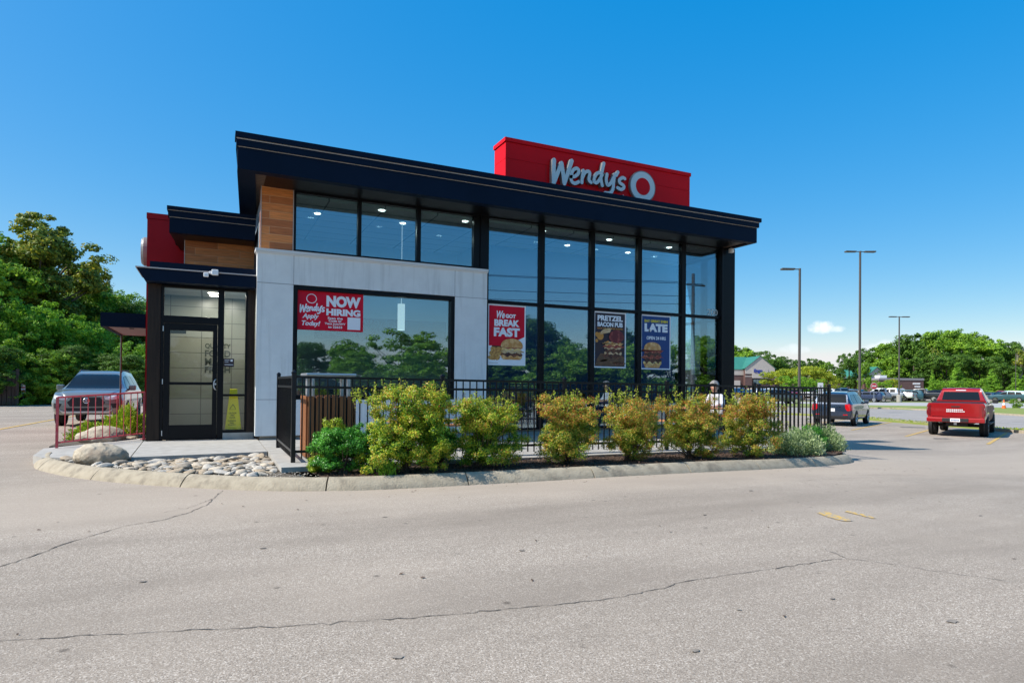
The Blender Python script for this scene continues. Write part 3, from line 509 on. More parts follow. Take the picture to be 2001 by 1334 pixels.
# entrance vestibule
vs = bx('entrance_canopy', M['navy'], (-1.145, .79, 13.60, 13.9, 3.245, 3.475), (-1.08, .79, 13.75, 16.9, 3.50, 3.64), label='dark metal band over the entrance door')
build('canopy_tip', B().prism([(-1.30, 13.60, 3.50), (-1.146, 13.60, 3.50), (-1.146, 13.60, 3.25)], (0, 1.2, 0)), M['navy'], vs)
build('canopy_cap', B().box(-1.30, .79, 13.57, 14.9, 3.477, 3.499), M['ledge'], vs)
bx('vestibule_wall', M['bronze'], (-1.12, -.90, 13.93, 14.1, .2, 3.24), (-1.12, -1.0, 14.1, 17, .2, 3.5), label='dark brown metal side panel left of the door'); bx('vestibule_wall', M['bronze'], (.66, .795, 13.93, 14.1, .33, 3.24), label='narrow brown metal panel beside the side glass')
vw = bx('vestibule_frame', M['black'], (-.90, -.845, 13.95, 14.07, .2, 3.24), (.11, .222, 13.95, 14.07, .2, 3.24), (.62, .66, 13.95, 14.07, .33, 3.24), (-.845, .11, 13.95, 14.07, 2.50, 2.64), (-.845, .11, 13.95, 14.07, 3.19, 3.24), (.222, .62, 13.95, 14.07, 3.19, 3.24), (.222, .62, 13.95, 14.07, 1.065, 1.11), (.222, .62, 13.95, 14.07, .33, .385), bevel=.005)
for q in ((-.845, .11, 2.64, 3.19), (.222, .62, 1.11, 3.19), (.222, .62, .385, 1.065)): build('pane', B().box(q[0], q[1], 14.0, 14.008, q[2], q[3]), M['glassdoor'], vw)
door = bx('door', M['black'], (-.84, -.735, 13.955, 14.01, .215, 2.495), (.02, .105, 13.955, 14.01, .215, 2.495), (-.735, .02, 13.955, 14.01, 2.36, 2.495), (-.735, .02, 13.955, 14.01, .215, .50), (-.735, .02, 13.96, 14.005, 1.29, 1.345), bevel=.004, label='black framed glass entrance door')
for z0, z1 in ((.5, 1.29), (1.345, 2.36)): build('pane', B().box(-.735, .02, 13.98, 13.988, z0, z1), M['glassdoor'], door)
build('handle', B().tube([(.10+.0-.055*math.sin(a), 13.90 if 0 < i < 8 else 13.955, 1.30+.11*math.cos(a)) for i, a in enumerate(np.linspace(.15, PI-.15, 9))], .011), M['alu'], door, smooth=True)
build('lock', B().lathe([(.001, -.014), (.02, -.012), (.02, 0)], (.075, 13.955, 1.31), 'y', n=14), M['alu'], door)
for z in (.35, 1.35, 2.38): build('hinge', B().tube([(-.852, 13.94, z-.05), (-.852, 13.94, z+.05)], .010), M['alu'], door)
build('door_closer', B().box(-.80, -.46, 14.01, 14.06, 2.30, 2.37), M['plastic'], door)
bx('push_bar', M['black'], (-.73, .02, 14.02, 14.05, 1.30, 1.335), parent=door)
build('security_light', B().box(-.02, .10, 13.47, 13.54, 3.42, 3.53).box(-.16, -.07, 13.49, 13.56, 3.38, 3.46).tube([(-.04, 13.60, 3.47), (-.04, 13.5, 3.47)], .03), M['white'], vs, bevel=.012)
# vestibule interior
bx('vestibule_tiles', M['walltile'], (-1.0, .94, 15.25, 15.35, .2, 3.24), label='pale tiled wall seen through the entrance glass')
bx('vestibule_ceiling', M['ceil'], (-1.0, .79, 14.07, 15.25, 3.2, 3.24))
for x, y in ((.02, 14.5), (.05, 14.95)): build('downlight', B().lathe([(.001, -.003), (.10, -.003), (.11, .004)], (x, y, 3.195), n=20), M['lamp'], BD)
for s, z0, z1 in (('QUALITY', 2.07, 2.19), ('FOOD', 1.90, 2.045), ('MADE', 1.71, 1.875), ('FRESH', 1.55, 1.69)): text('lettering', s, M['grey_print'], BD, (-.13, .38, z0, z1), 15.248, bold=.03)
bx('hours_decal', M['printdark'], (.225, .415, 13.992, 13.999, 1.66, 1.83))
bx('hours_decal_print', M['printwhite'], (.24, .33, 13.989, 13.991, 1.79, 1.80), (.24, .31, 13.989, 13.991, 1.755, 1.765), (.24, .40, 13.989, 13.991, 1.70, 1.71), (.35, .39, 13.989, 13.991, 1.77, 1.81))
text('house_number', '200', M['letter'], BD, (12.55, 12.92, 3.36, 3.53), 13.565, bold=.0)
# interior
ci = bx('ceiling', M['ceil'], (.95, 13.3, 13.62, 17.6, 5.18, 5.24), label='white tile ceiling of the dining room')
for x, y in ((2.12, 14.72), (3.36, 13.78), (4.08, 14.66), (5.34, 13.80), (7.40, 13.78), (8.75, 14.87), (9.38, 13.78), (10.76, 14.86), (11.36, 13.78)): build('downlight', B().lathe([(.001, -.004), (.062, -.004), (.072, .006)], (x, y, 5.172), n=20), M['lamp'], ci)
bx('interior_wall', M['inwall'], (.95, 6.6, 17.5, 17.6, .2, 5.18), (6.52, 6.62, 15.8, 17.5, .2, 5.18), (.90, .945, 13.79, 17.5, .2, 5.25))
bx('interior_wall', M['inblue'], (6.62, 13.3, 15.8, 15.9, .2, 5.18), label='blue partition behind the glass corner')
bx('counter', M['plastic'], (2.2, 6.2, 16.2, 16.6, .2, 1.2))
bx('menu_board', M['printdark'], (2.4, 6.0, 16.9, 16.95, 2.5, 3.1))
b = B().lathe([(.085, 0), (.085, .62), (.001, .62)], (4.05, 14.6, 2.62), n=20); b.tube([(4.05, 14.6, 3.24), (4.05, 14.6, 5.18)], .006)
tag(build('pendant_lamp', b, mat('lamp_shade', (.8, .82, .8), .5, emit=(1, .98, .92), es=.45), smooth='auto'), 'white cylinder pendant lamp hanging behind the large window', 'lamp')
build('rear_mass', B().box(.85, 13.25, 17.7, 23.4, .0, 5.35), M['eifs'], BD)
def int_table(x, y, lab):
    t = thing('table', lab, 'table', (x, y, .22), 'dining tables inside the restaurant')
    build('table_top', B().box(x-.45, x+.45, y-.3, y+.3, .93, .97), M['board'], t, bevel=.008)
    build('table_leg', B().tube([(x, y, .24), (x, y, .93)], .03).lathe([(.2, 0), (.2, .015), (.03, .04)], (x, y, .22), n=16), M['black'], t)
def chair(x, y, rz, lab):
    t = thing('chair', lab, 'chair', (x, y, .22), 'dining chairs inside the restaurant', rz)
    build('seat', B().box(-.21, .21, -.2, .2, .44, .475), M['board'], t, local=True, bevel=.01); build('backrest', B().box(-.21, .21, .19, .215, .60, .92), M['board'], t, local=True, bevel=.008)
    for sx in (-.18, .18):
        for sy, hh in ((-.17, .44), (.19, .9)): build('leg', B().tube([(sx, sy, 0), (sx, sy, hh)], .012, 6), M['black'], t, local=True)
for i, (x, y) in enumerate(((2.3, 14.6), (6.9, 14.6), (8.1, 14.5), (9.5, 14.6), (11.0, 14.5))):
    int_table(x, y, ['table just inside the large window', 'table inside the glass wall behind the breakfast poster', 'table inside the glass wall between the red and the dark posters', 'table inside the glass wall behind the dark poster', 'table inside the glass wall behind the navy poster'][i])
    for s, q in ((-1, 'left'), (1, 'right')): chair(x+s*.7, y, -s*PI/2, 'chair on the %s of the %s' % (q, ['table just inside the large window', 'table behind the breakfast poster', 'table between two window posters', 'table behind the dark poster', 'table behind the navy poster'][i]))
for i_, (x, y, z, e_) in enumerate(((2.0, 14.9, 5.12, 7), (3.6, 15.0, 5.12, 7), (5.2, 15.2, 5.12, 7), (7.7, 14.7, 5.12, 6), (9.6, 14.7, 5.12, 6), (11.6, 14.7, 5.12, 6), (-.1, 14.45, 3.16, 14), (.42, 14.12, 3.16, 20))):  # lamps carry the downlights' light; the last is added to brighten the cone
    al = bpy.data.lights.new('downlight_and_fill', 'AREA'); al.shape = 'DISK'; al.size = .16; al.energy = e_; al.color = (1, .95, .87); ao = bpy.data.objects.new('downlight_and_fill', al); S.collection.objects.link(ao); ao.location = (x, y, z)
# ---------------------------------------------------------------- wordmark
WM = {'letter_w': [[(8.311, 7.45), (8.299, 7.134), (8.302, 6.817)], [(8.302, 6.817), (8.419, 7.102), (8.541, 7.398)], [(8.541, 7.398), (8.592, 7.129), (8.634, 6.857)], [(8.634, 6.857), (8.738, 7.151), (8.861, 7.512)]], 'letter_e': [[(8.84, 7.07), (8.96, 7.10), (9.07, 7.19), (9.09, 7.29), (9.01, 7.33), (8.90, 7.25), (8.845, 7.08), (8.87, 6.95), (8.97, 6.91), (9.09, 6.97)]], 'letter_n': [[(9.239, 7.305), (9.211, 7.138), (9.193, 6.964)], [(9.211, 7.104), (9.29, 7.253), (9.4, 7.307), (9.451, 7.252), (9.422, 7.084), (9.493, 7.012)]], 'letter_d': [[(9.868, 7.333), (9.714, 7.309), (9.613, 7.182), (9.594, 7.058), (9.672, 7.031), (9.777, 7.137), (9.878, 7.326)], [(9.913, 7.613), (9.841, 7.32), (9.822, 7.144), (9.865, 6.977)]], 'letter_y': [[(10.023, 7.322), (10.0, 7.153), (10.047, 7.02), (10.15, 7.088), (10.243, 7.259)], [(10.284, 7.362), (10.25, 7.12), (10.231, 6.942), (10.142, 6.807), (9.966, 6.786)]], 'apostrophe': [[(10.395, 7.44), (10.336, 7.34)]], 'letter_s': [[(10.634, 7.286), (10.549, 7.302), (10.447, 7.223), (10.465, 7.143), (10.582, 7.089), (10.598, 7.021), (10.509, 6.961), (10.386, 6.991)]]}
def crom(P, k=5):
    out = []
    for i in range(len(P)-1):
        a, b2 = P[i], P[i+1]; p0 = P[max(0, i-1)]; p3 = P[min(len(P)-1, i+2)]
        for t in range(k): t /= k; out.append(tuple(.5*((2*a[c])+(-p0[c]+b2[c])*t+(2*p0[c]-5*a[c]+4*b2[c]-p3[c])*t*t+(-p0[c]+3*a[c]-3*b2[c]+p3[c])*t**3) for c in range(len(a))))
    return out+[tuple(P[-1])]
def stroke_solid(b, P, y0, y1, r, T):
    """a round-ended channel letter stroke: flat face at y0, returns back to y1"""
    P = crom(P); n = len(P); L, Rr = [], []
    tv = [Vector((P[min(i+1, n-1)][0]-P[max(i-1, 0)][0], P[min(i+1, n-1)][1]-P[max(i-1, 0)][1])).normalized() for i in range(n)]
    for p, t in zip(P, tv): L.append((p[0]-t.y*r, p[1]+t.x*r)); Rr.append((p[0]+t.y*r, p[1]-t.x*r))
    a0 = math.atan2(tv[-1].y, tv[-1].x); a1 = math.atan2(-tv[0].y, -tv[0].x)
    end = [(P[-1][0]+r*math.cos(a0+PI/2-PI*k/6), P[-1][1]+r*math.sin(a0+PI/2-PI*k/6)) for k in range(1, 6)]
    st = [(P[0][0]+r*math.cos(a1+PI/2-PI*k/6), P[0][1]+r*math.sin(a1+PI/2-PI*k/6)) for k in range(1, 6)]
    o = len(b.v); F = [T(*q) for q in L+Rr]
    for s_ in (y0, y1): b.v += [(x, s_, z) for x, z in F]+[(*((T(*q)[0], s_, T(*q)[1])),) for q in end+st]
    m = 2*n+10; faces = [(i, i+1, n+i+1, n+i) for i in range(n-1)]
    ce = [n-1]+list(range(2*n, 2*n+5))+[2*n-1]; cs = [n]+list(range(2*n+5, 2*n+10))+[0]
    faces += [tuple(ce), tuple(cs)]; loop = list(range(n))+list(range(2*n, 2*n+5))+list(range(2*n-1, n-1, -1))+list(range(2*n+5, 2*n+10))
    for f in faces: b.f.append(tuple(o+i for i in f)); b.m.append(0)
    for f in faces: b.f.append(tuple(o+m+i for i in reversed(f))); b.m.append(1)
    for i in range(len(loop)): a, c = loop[i], loop[(i+1) % len(loop)]; b.f.append((o+a, o+c, o+m+c, o+m+a)); b.m.append(1)
SG = thing('sign', 'raised white script letters spelling Wendy\'s on the red tower', 'sign', (9.4, 14.99, 6.8))
k = 0
for nm, sts in WM.items():
    b = B()
    for st in sts: k += 1; stroke_solid(b, st, 14.86-.0011*(k % 5), 14.985, .058 if nm == 'letter_w' else .048, lambda x, z: (x, z))
    build(nm, b, [M['letter'], M['letteredge']], SG)
build('registered_mark', B().lathe([(.012, -.01), (.024, -.01), (.024, 0), (.012, 0)], (10.67, 14.99, 6.84), 'y', n=16), M['letter'], SG)
bd = thing('sign', 'round white badge with a plain red centre beside the script letters', 'sign', (11.305, 14.99, 6.75))
build('badge_rim', B().lathe([(.43, -.09), (.455, -.09), (.455, 0), (.43, 0), (.43, -.09)], (11.305, 14.995, 7.17), 'y', n=48), M['letteredge'], bd, smooth='auto')
build('badge_face', B().lathe([(.001, -.092), (.428, -.092), (.428, -.02)], (11.305, 14.995, 7.17), 'y', n=48), M['letter'], bd, smooth='auto')
build('badge_centre', B().lathe([(.001, -.10), (.25, -.10), (.25, -.09)], (11.305, 14.995, 7.17), 'y', n=48), M['red'], bd, smooth='auto')
# ---------------------------------------------------------------- window posters
def shape(name, pts, y, m, par, depth=.0012): return build(name, B().prism([(x, y, z) for x, z in pts], (0, -depth, 0)), m, par)
def poster(lab, x0, z0, wd, ht, bgm, border=.035):
    t = thing('poster', lab, 'poster', (x0+wd/2, 13.555, z0)); build('sheet', B().box(x0, x0+wd, 13.548, 13.556, z0, z0+ht), M['printwhite'], t)
    build('print_background', B().box(x0+border, x0+wd-border, 13.5465, 13.5475, z0+border, z0+ht-border), bgm, t); return t
YP = 13.546
def blob(cx, cz, rx, rz, seed, n=26, am=.16, a0=0, a1=360):
    rr = random.Random(seed); ph = [rr.uniform(0, 6) for _ in range(3)]; out = []
    for q in range(n):
        a = R_(a0+(a1-a0)*q/(n if a1-a0 == 360 else n-1)); k_ = 1+am*(.5*math.sin(3*a+ph[0])+.3*math.sin(7*a+ph[1])+.3*math.sin(11*a+ph[2])); out.append((cx+rx*k_*math.cos(a), cz+rz*k_*math.sin(a)))
    return out
def burger(t, cx, z0, wd, layers, y=YP):
    """layers: (part name, material, height, half width, kind) from the bottom up"""
    z = z0
    for i, (nm, m, h, hw, kind) in enumerate(layers):
        yy = y-.0016*(i+1)
        if kind == 'base': pts = [(cx-hw, z+h), (cx+hw, z+h), (cx+hw*.96, z+h*.35), (cx+hw*.8, z), (cx-hw*.8, z), (cx-hw*.96, z+h*.35)]
        elif kind == 'dome': pts = [(cx+hw*math.cos(R_(a)), z+h*(max(0, math.sin(R_(a))))**.8) for a in range(0, 181, 10)]+[(cx-hw*.9, z-.02), (cx+hw*.9, z-.02)]
        elif kind == 'wavy':
            up = [(cx-hw+2*hw*q/40, z+h*(.35+.65*min(1, 6*q/40, 6*(40-q)/40)+.22*math.sin(q*.62+i)*math.sin(q*.23+2))) for q in range(41)]; dn = [(cx-hw+2*hw*q/40, z+h*(.35-.45*min(1, 6*q/40, 6*(40-q)/40)-.25*math.sin(q*.5+2*i))) for q in range(40, -1, -1)]; pts = up+dn
        elif kind == 'drip': pts = [(cx-hw, z+h)]+[(cx-hw+2*hw*q/20, z+h*.1-h*.55*math.sin(q*1.05+i)*math.sin(q*.4)) for q in range(21)]+[(cx+hw, z+h)]
        shape(nm, pts, yy, m, t); z += h*.82
    return z
p1 = poster('red breakfast poster with an egg sandwich at the left end of the glass wall', 5.83, 1.81, 1.0, 1.44, M['printwhite'])
shape('print_field', [(5.865, 2.27), (6.30, 2.27), (6.795, 2.50), (6.795, 3.215), (5.865, 3.215)], 13.5452, M['printred'], p1)
Wl = []
def script(par, pts, x0, z0, s, r, y, sh=0):
    b = B(); kk = 0
    for st in pts: kk += 1; stroke_solid(b, [(x0+q[0]*s, z0+q[1]*s) for q in st], y-.0006*kk, y, r, lambda x, z: (x, z))
    return build('script_lettering', b, [M['printwhite']]*2, par)
We = [[(.0, 1), (.03, .5), (.07, 0)], [(.07, 0), (.2, .45), (.28, .75)], [(.28, .75), (.32, .35), (.38, 0)], [(.38, 0), (.55, .5), (.64, 1.1)], [(.62, .25), (.85, .38), (.9, .55), (.78, .62), (.66, .4), (.68, .1), (.82, 0), (.98, .1)]]
text('lettering', 'We', M['printwhite'], p1, (6.06, 6.27, 2.92, 3.10), YP-.001, bold=.03, shear=.3)
for s, q in (('GOT', (6.29, 6.56, 2.935, 3.03)), ('BREAK', (6.00, 6.66, 2.735, 2.895)), ('FAST', (5.99, 6.67, 2.49, 2.705))): text('lettering', s, M['printwhite'], p1, q, YP-.001, bold=.055)
shape('coffee_cup', [(5.95, 2.04), (6.27, 2.04), (6.31, 2.44), (5.93, 2.44)], YP, M['cola'], p1, .001); shape('cup_rim', [(5.93, 2.43), (6.31, 2.43), (6.31, 2.455), (5.93, 2.455)], YP-.0005, M['printwhite'], p1)
for q in range(9): shape('fried_potato', blob(5.93+.07*(q % 4)+.03*(q//4), 1.99+.10*(q//3), .09, .055, q, am=.2), YP-.0012-.0003*q, M['fries'], p1)
burger(p1, 6.46, 1.95, .3, [('bottom_bun', M['bun'], .11, .28, 'base'), ('sausage', M['patty'], .09, .29, 'wavy'), ('egg', M['bunlight'], .07, .32, 'wavy'), ('cheese', M['cheese'], .055, .26, 'drip'), ('bacon', M['bacon'], .05, .29, 'wavy'), ('top_bun', M['bun'], .19, .29, 'dome')], YP-.004)
text('small_print', '_______ __ ___', M['grey_print'], p1, (5.88, 6.1, 1.862, 1.868), YP-.001)
p2 = poster('dark poster with a purple pretzel bun burger, between the red and navy posters', 8.775, 1.81, .99, 1.44, M['printdark'])
for xx, zz, rx_, rz_, mm_ in ((9.02, 2.02, .17, .05, 'board'), (9.55, 1.93, .20, .035, 'patty'), (9.30, 1.98, .34, .05, 'board')): shape('bread_board', blob(xx, zz, rx_, rz_, 8, am=.1), YP-.0016, M[mm_], p2)
for s, q, m in (('PRETZEL', (8.88, 9.66, 3.015, 3.155), 'printwhite'), ('BACON PUB', (8.88, 9.66, 2.865, 2.985), 'printwhite'), ('BACK FOR ANOTHER ROUND', (8.88, 9.66, 2.80, 2.84), 'printorange')): text('lettering', s, M[m], p2, q, YP-.001, bold=.05 if m == 'printwhite' else .02)
for q, (x, z, r) in enumerate(((8.97, 2.62, .10), (8.87, 2.66, .06), (8.86, 2.5, .045))): shape('light_spot', [(x+r*math.cos(a), z+r*math.sin(a)) for a in np.linspace(0, 6.28, 21)[:-1]], YP-.0003*q, M['printorange'], p2)
shape('serving_board', [(8.82, 1.86), (9.72, 1.86), (9.72, 2.10), (9.4, 2.16), (8.98, 2.18), (8.88, 2.05)], YP-.0012, M['board'], p2)
burger(p2, 9.36, 2.08, .3, [('patty', M['patty'], .10, .30, 'wavy'), ('cheese_sauce', M['bunlight'], .06, .27, 'drip'), ('patty', M['patty'], .10, .28, 'wavy'), ('beer_cheese', M['bunlight'], .05, .27, 'drip'), ('bacon', M['bacon'], .08, .33, 'wavy'), ('fried_onion', M['onion'], .09, .33, 'wavy')], YP-.003)
shape('pretzel_bun', blob(9.46, 2.62, .23, .17, 5, am=.03), YP-.016, M['pretz'], p2); shape('bun_cut', [(9.25+.30*math.cos(R_(a))-.0, 2.66+.17*math.sin(R_(a))) for a in range(80, 181, 10)]+[(9.0, 2.62)][:0]+[(9.25, 2.72)], YP-.0175, M['bunlight'], p2)
p3 = poster('navy poster about late opening with a bacon burger, rightmost on the glass', 10.247, 1.795, .99, 1.455, M['printnavy'])
for s, q, m, bo in (('EAT GREAT EVEN', (10.36, 11.13, 3.05, 3.12), 'printyellow', .045), ('LATE', (10.36, 11.13, 2.80, 3.02), 'printwhite', .07), ('OPEN 24 HRS', (10.43, 11.07, 2.59, 2.68), 'printwhite', .03)): text('lettering', s, M[m], p3, q, YP-.001, bold=bo)
burger(p3, 10.62, 1.84, .3, [('bottom_bun', M['bun'], .12, .27, 'base'), ('cheese', M['cheese'], .07, .30, 'drip'), ('patty', M['patty'], .12, .31, 'wavy'), ('bacon', M['bacon'], .08, .37, 'wavy'), ('patty', M['patty'], .12, .30, 'wavy'), ('bacon', M['bacon'], .09, .38, 'wavy'), ('top_bun', M['bun'], .19, .28, 'dome')], YP-.003)
bn = thing('banner', 'red hiring banner with white writing across the top left of the large window', 'banner', (2.24, 13.55, 2.45))
build('sheet', B().box(1.58, 2.93, 13.575, 13.583, 2.45, 3.255), M['printred'], bn)
YB = 13.574
for s, q, bo, sh in (('NOW', (2.16, 2.875, 2.95, 3.19), .06, 0), ('HIRING', (2.16, 2.87, 2.77, 2.915), .055, 0), ('Apply', (1.68, 2.01, 2.66, 2.79), .03, .25), ('Today!', (1.67, 2.04, 2.51, 2.64), .03, .25), ('Scan the', (2.19, 2.50, 2.69, 2.74), .03, 0), ('Code or', (2.21, 2.48, 2.635, 2.685), .03, 0), ('Text JoinWY', (2.13, 2.56, 2.565, 2.62), .03, 0), ('to 22633', (2.20, 2.49, 2.505, 2.555), .03, 0)): text('lettering', s, M['printwhite'], bn, q, YB, bold=bo, shear=sh, depth=.001)
b = B(); kk = 0
for sts in WM.values():
    for st in sts: kk += 1; stroke_solid(b, [(1.63+(x-8.25)*.205, 2.80+(z-6.78)*.24) for x, z in st], YB-.001-.0002*kk, YB, .0135, lambda x, z: (x, z))
build('script_lettering', b, [M['printwhite']]*2, bn)
shape('badge_ring', ell(1.86, 3.10, .105, .10), YB, M['printwhite'], bn); shape('badge_centre', ell(1.86, 3.10, .09, .085), YB-.0015, M['printred'], bn)
shape('blank_square', [(2.60, 2.49), (2.87, 2.49), (2.87, 2.75), (2.60, 2.75)], YB, M['printwhite'], bn)
# ---------------------------------------------------------------- caution cone inside the sidelight
cn_ = thing('caution_cone', 'tall yellow wet floor cone standing behind the entrance side glass', 'cone', (.42, 14.22, .38))
def frust(b, cx, cy, z0, z1, a0, b0, a1, b1): b.add([(cx+sx*(a0 if k == 0 else a1), cy+sy*(b0 if k == 0 else b1), (z0, z1)[k]) for k in (0, 1) for sx, sy in ((-1, -1), (1, -1), (1, 1), (-1, 1))], [(3, 2, 1, 0), (4, 5, 6, 7)]+[(i, (i+1) % 4, 4+(i+1) % 4, 4+i) for i in range(4)])
b = B(); frust(b, .42, 14.22, .385, 1.02, .155, .11, .085, .06); frust(b, .42, 14.22, 1.02, 1.21, .083, .058, .07, .05); build('cone_body', b, M['yellowplastic'], cn_, bevel=.006)
for s, z0, z1, x0, x1 in (('CAUTION', .70, .735, .335, .475), ('WET', .655, .685, .365, .44), ('FLOOR', .61, .64, .35, .46), ('CUIDADO', .545, .575, .32, .47), ('PISO', .505, .53, .36, .43), ('MOJADO', .465, .49, .325, .465)): text('lettering', s, M['black'], cn_, (x0, x1, z0, z1), 14.22-.11+.05*((z0-.385)/.635)-.001, bold=.01)
b = B()
for (xa, za), (xb, zb) in (((.345, .79), (.41, .90)), ((.41, .90), (.47, .79)), ((.47, .79), (.345, .79))): b.tube([(xa, 14.145-.0, za), (xb, 14.145, zb)], .004, 5)
build('warning_triangle', b, M['black'], cn_)
# ---------------------------------------------------------------- patio fence
FZ = lambda x: .2-.0082*(x-1.08)
fe = thing('fence', 'black metal picket fence enclosing the patio in front of the glass wall', 'fence', (1.08, 9.57, .2))
def fpost(x, y):
    z = FZ(x); b = B().box(x-.03, x+.03, y-.03, y+.03, z-.0, z+1.29); o = build('post', b, M['fence'], fe, bevel=.004)
    b = B(); b.box(x-.037, x+.037, y-.037, y+.037, z+1.29, z+1.30); frust(b, x, y, z+1.30, z+1.33, .034, .034, .016, .016); build('post_cap', b, M['fence'], o, bevel=.004)
def fpanel(p, q):
    p, q = Vector(p), Vector(q); L = (q-p).length; t = (q-p)/L; nrm = Vector((-t.y, t.x, 0)); b = B()
    def bar(s0, s1, z0, z1, w_, h_):
        a, c = p+t*s0, p+t*s1; vs_ = []
        for P_, zc in ((a, z0), (c, z1)):
            for dn, dz in ((-w_, -h_), (w_, -h_), (w_, h_), (-w_, h_)): vs_.append((P_.x+nrm.x*dn, P_.y+nrm.y*dn, zc+dz))
        b.add(vs_, [(0, 3, 2, 1), (4, 5, 6, 7)]+[(i, (i+1) % 4, 4+(i+1) % 4, 4+i) for i in range(4)])
    za, zb = FZ(p.x), FZ(q.x)
    for h in (1.235, 1.09, .155): bar(.03, L-.03, za+h, zb+h, .018, .018)
    n = int(round((L-.06)/.116)); sp = L/n
    for i in range(1, n):
        s_ = i*sp; P_ = p+t*s_; z = za+(zb-za)*s_/L; b.box(P_.x-.0085, P_.x+.0085, P_.y-.0085, P_.y+.0085, z+.045, z+1.225)
    build('fence_panel', b, M['fence'], fe)
px_ = [1.08, 3.34, 5.60, 7.86, 10.12, 12.38]
for x in px_: fpost(x, 9.57)
for i in range(5): fpanel((px_[i], 9.57, 0), (px_[i+1], 9.57, 0))
fpost(1.08, 11.84); fpanel((1.08, 9.57, 0), (1.08, 11.84, 0)); fpost(12.38, 11.55); fpanel((12.38, 9.57, 0), (12.38, 11.55, 0)); fpost(12.38, 13.3); 
# trash enclosure
te = thing('waste_bin', 'orange wood slatted waste bin with a metal lid on posts, behind the fence corner', 'bin', (1.66, 10.28, .2))
b = B()
for i in range(6):
    x = 1.33+.118*i; b.box(x, x+.088, 9.93, 9.955, .22, 1.15); b.box(x, x+.088, 10.60, 10.625, .22, 1.15)
for i in range(6):
    y = 9.965+.108*i; b.box(1.30, 1.325, y, y+.085, .22, 1.15); b.box(2.03, 2.055, y, y+.085, .22, 1.15)
build('slats', b, M['slat'], te, bevel=.004)
build('liner', B().box(1.345, 2.01, 9.975, 10.58, .24, 1.13), M['plastic'], te); build('base', B().box(1.32, 2.03, 9.95, 10.6, .19, .24), M['plastic'], te)
for x in (1.40, 1.94):
    for y in (10.0, 10.54): build('lid_post', B().tube([(x, y, 1.10), (x, y, 1.46)], .032, 12), M['alu'], te, smooth='auto')
build('lid', B().box(1.30, 2.05, 9.92, 10.64, 1.46, 1.50), M['alu'], te, bevel=.012)
# picnic table
def picnic(x, y, rz, lab):
    t = thing('picnic_table', lab, 'table', (x, y, PZ(x)), 'picnic tables on the patio', rz); b = B()
    for i in range(5): b.box(-.9, .9, -.36+.147*i, -.36+.147*i+.13, .72, .76)
    build('table_top', b, M['tabletop'], t, local=True, bevel=.006)
    for s in (-1, 1):
        b = B()
        for i in range(2): b.box(-.9, .9, s*.72-.13+.14*i, s*.72-.13+.14*i+.12, .43, .465)
        build('bench', b, M['tabletop'], t, local=True, bevel=.006)
    for s in (-.65, .65):
        b = B(); b.tube([(s, -.62, 0), (s, -.28, .71)], .025).tube([(s, .62, 0), (s, .28, .71)], .025).tube([(s, -.85, .41), (s, .85, .41)], .022); build('leg_frame', b, M['fence'], t, local=True)
    return t
picnic(4.0, 11.35, 0, 'orange boarded picnic table behind the fence near the waste bin'); picnic(10.05, 11.55, PI/2, 'orange boarded picnic table where the grey haired person sits')
# ---------------------------------------------------------------- seated person (back half hidden by the fence)
def skinned(name, joints, edges, m, parent, sub=2):
    me = bpy.data.meshes.new(name); me.from_pydata([j[:3] for j in joints], edges, []); o = link(name, me, parent); me.materials.append(m)
    md = o.modifiers.new('skin', 'SKIN'); md.use_smooth_shade = True; sv = me.skin_vertices[0].data if me.skin_vertices else None
    if sv is None:
        bpy.context.view_layer.objects.active = o; bm = bmesh.new(); bm.from_mesh(me); bm.verts.layers.skin.verify(); bm.to_mesh(me); bm.free(); sv = me.skin_vertices[0].data
    for i, j in enumerate(joints): sv[i].radius = j[3] if isinstance(j[3], tuple) else (j[3], j[3]); sv[i].use_root = (i == 0)
    sb = o.modifiers.new('sub', 'SUBSURF'); sb.levels = sub; sb.render_levels = sub
    dg = bpy.context.evaluated_depsgraph_get(); me2 = bpy.data.meshes.new_from_object(o.evaluated_get(dg)); o.modifiers.clear(); o.data = me2; me2.shade_smooth(); return o
pe = thing('person', 'grey haired person in a white shirt seated at a picnic table behind the fence', 'person', (10.85, 11.35, PZ(10.85)))
# local: faces -x, hips on the bench at z=.47
J = [(.0, 0, .56, (.15, .13)), (-.02, 0, .78, (.15, .11)), (-.07, 0, .98, (.17, .11)), (-.10, 0, 1.06, (.07, .06)), (-.13, 0, 1.13, .055), (-.15, 0, 1.20, .075), (-.16, 0, 1.28, .085),
     (-.09, -.17, 1.00, .055), (-.14, -.23, .82, .045), (-.38, -.20, .77, .035), (-.46, -.16, .78, .028), (-.09, .17, 1.00, .055), (-.14, .24, .82, .045), (-.38, .20, .77, .035), (-.46, .16, .78, .028),
     (-.12, -.10, .53, .10), (-.44, -.12, .53, .075), (-.44, -.12, .28, .055), (-.44, -.12, .07, .04), (-.56, -.12, .04, .035), (-.12, .10, .53, .10), (-.44, .12, .53, .075), (-.44, .12, .28, .055), (-.44, .12, .07, .04), (-.56, .12, .04, .035)]
Eg = [(0, 1), (1, 2), (2, 3), (3, 4), (4, 5), (5, 6), (2, 7), (7, 8), (8, 9), (9, 10), (2, 11), (11, 12), (12, 13), (13, 14), (0, 15), (15, 16), (16, 17), (17, 18), (18, 19), (0, 20), (20, 21), (21, 22), (22, 23), (23, 24)]
body = skinned('body', J, Eg, M['skin'], pe)
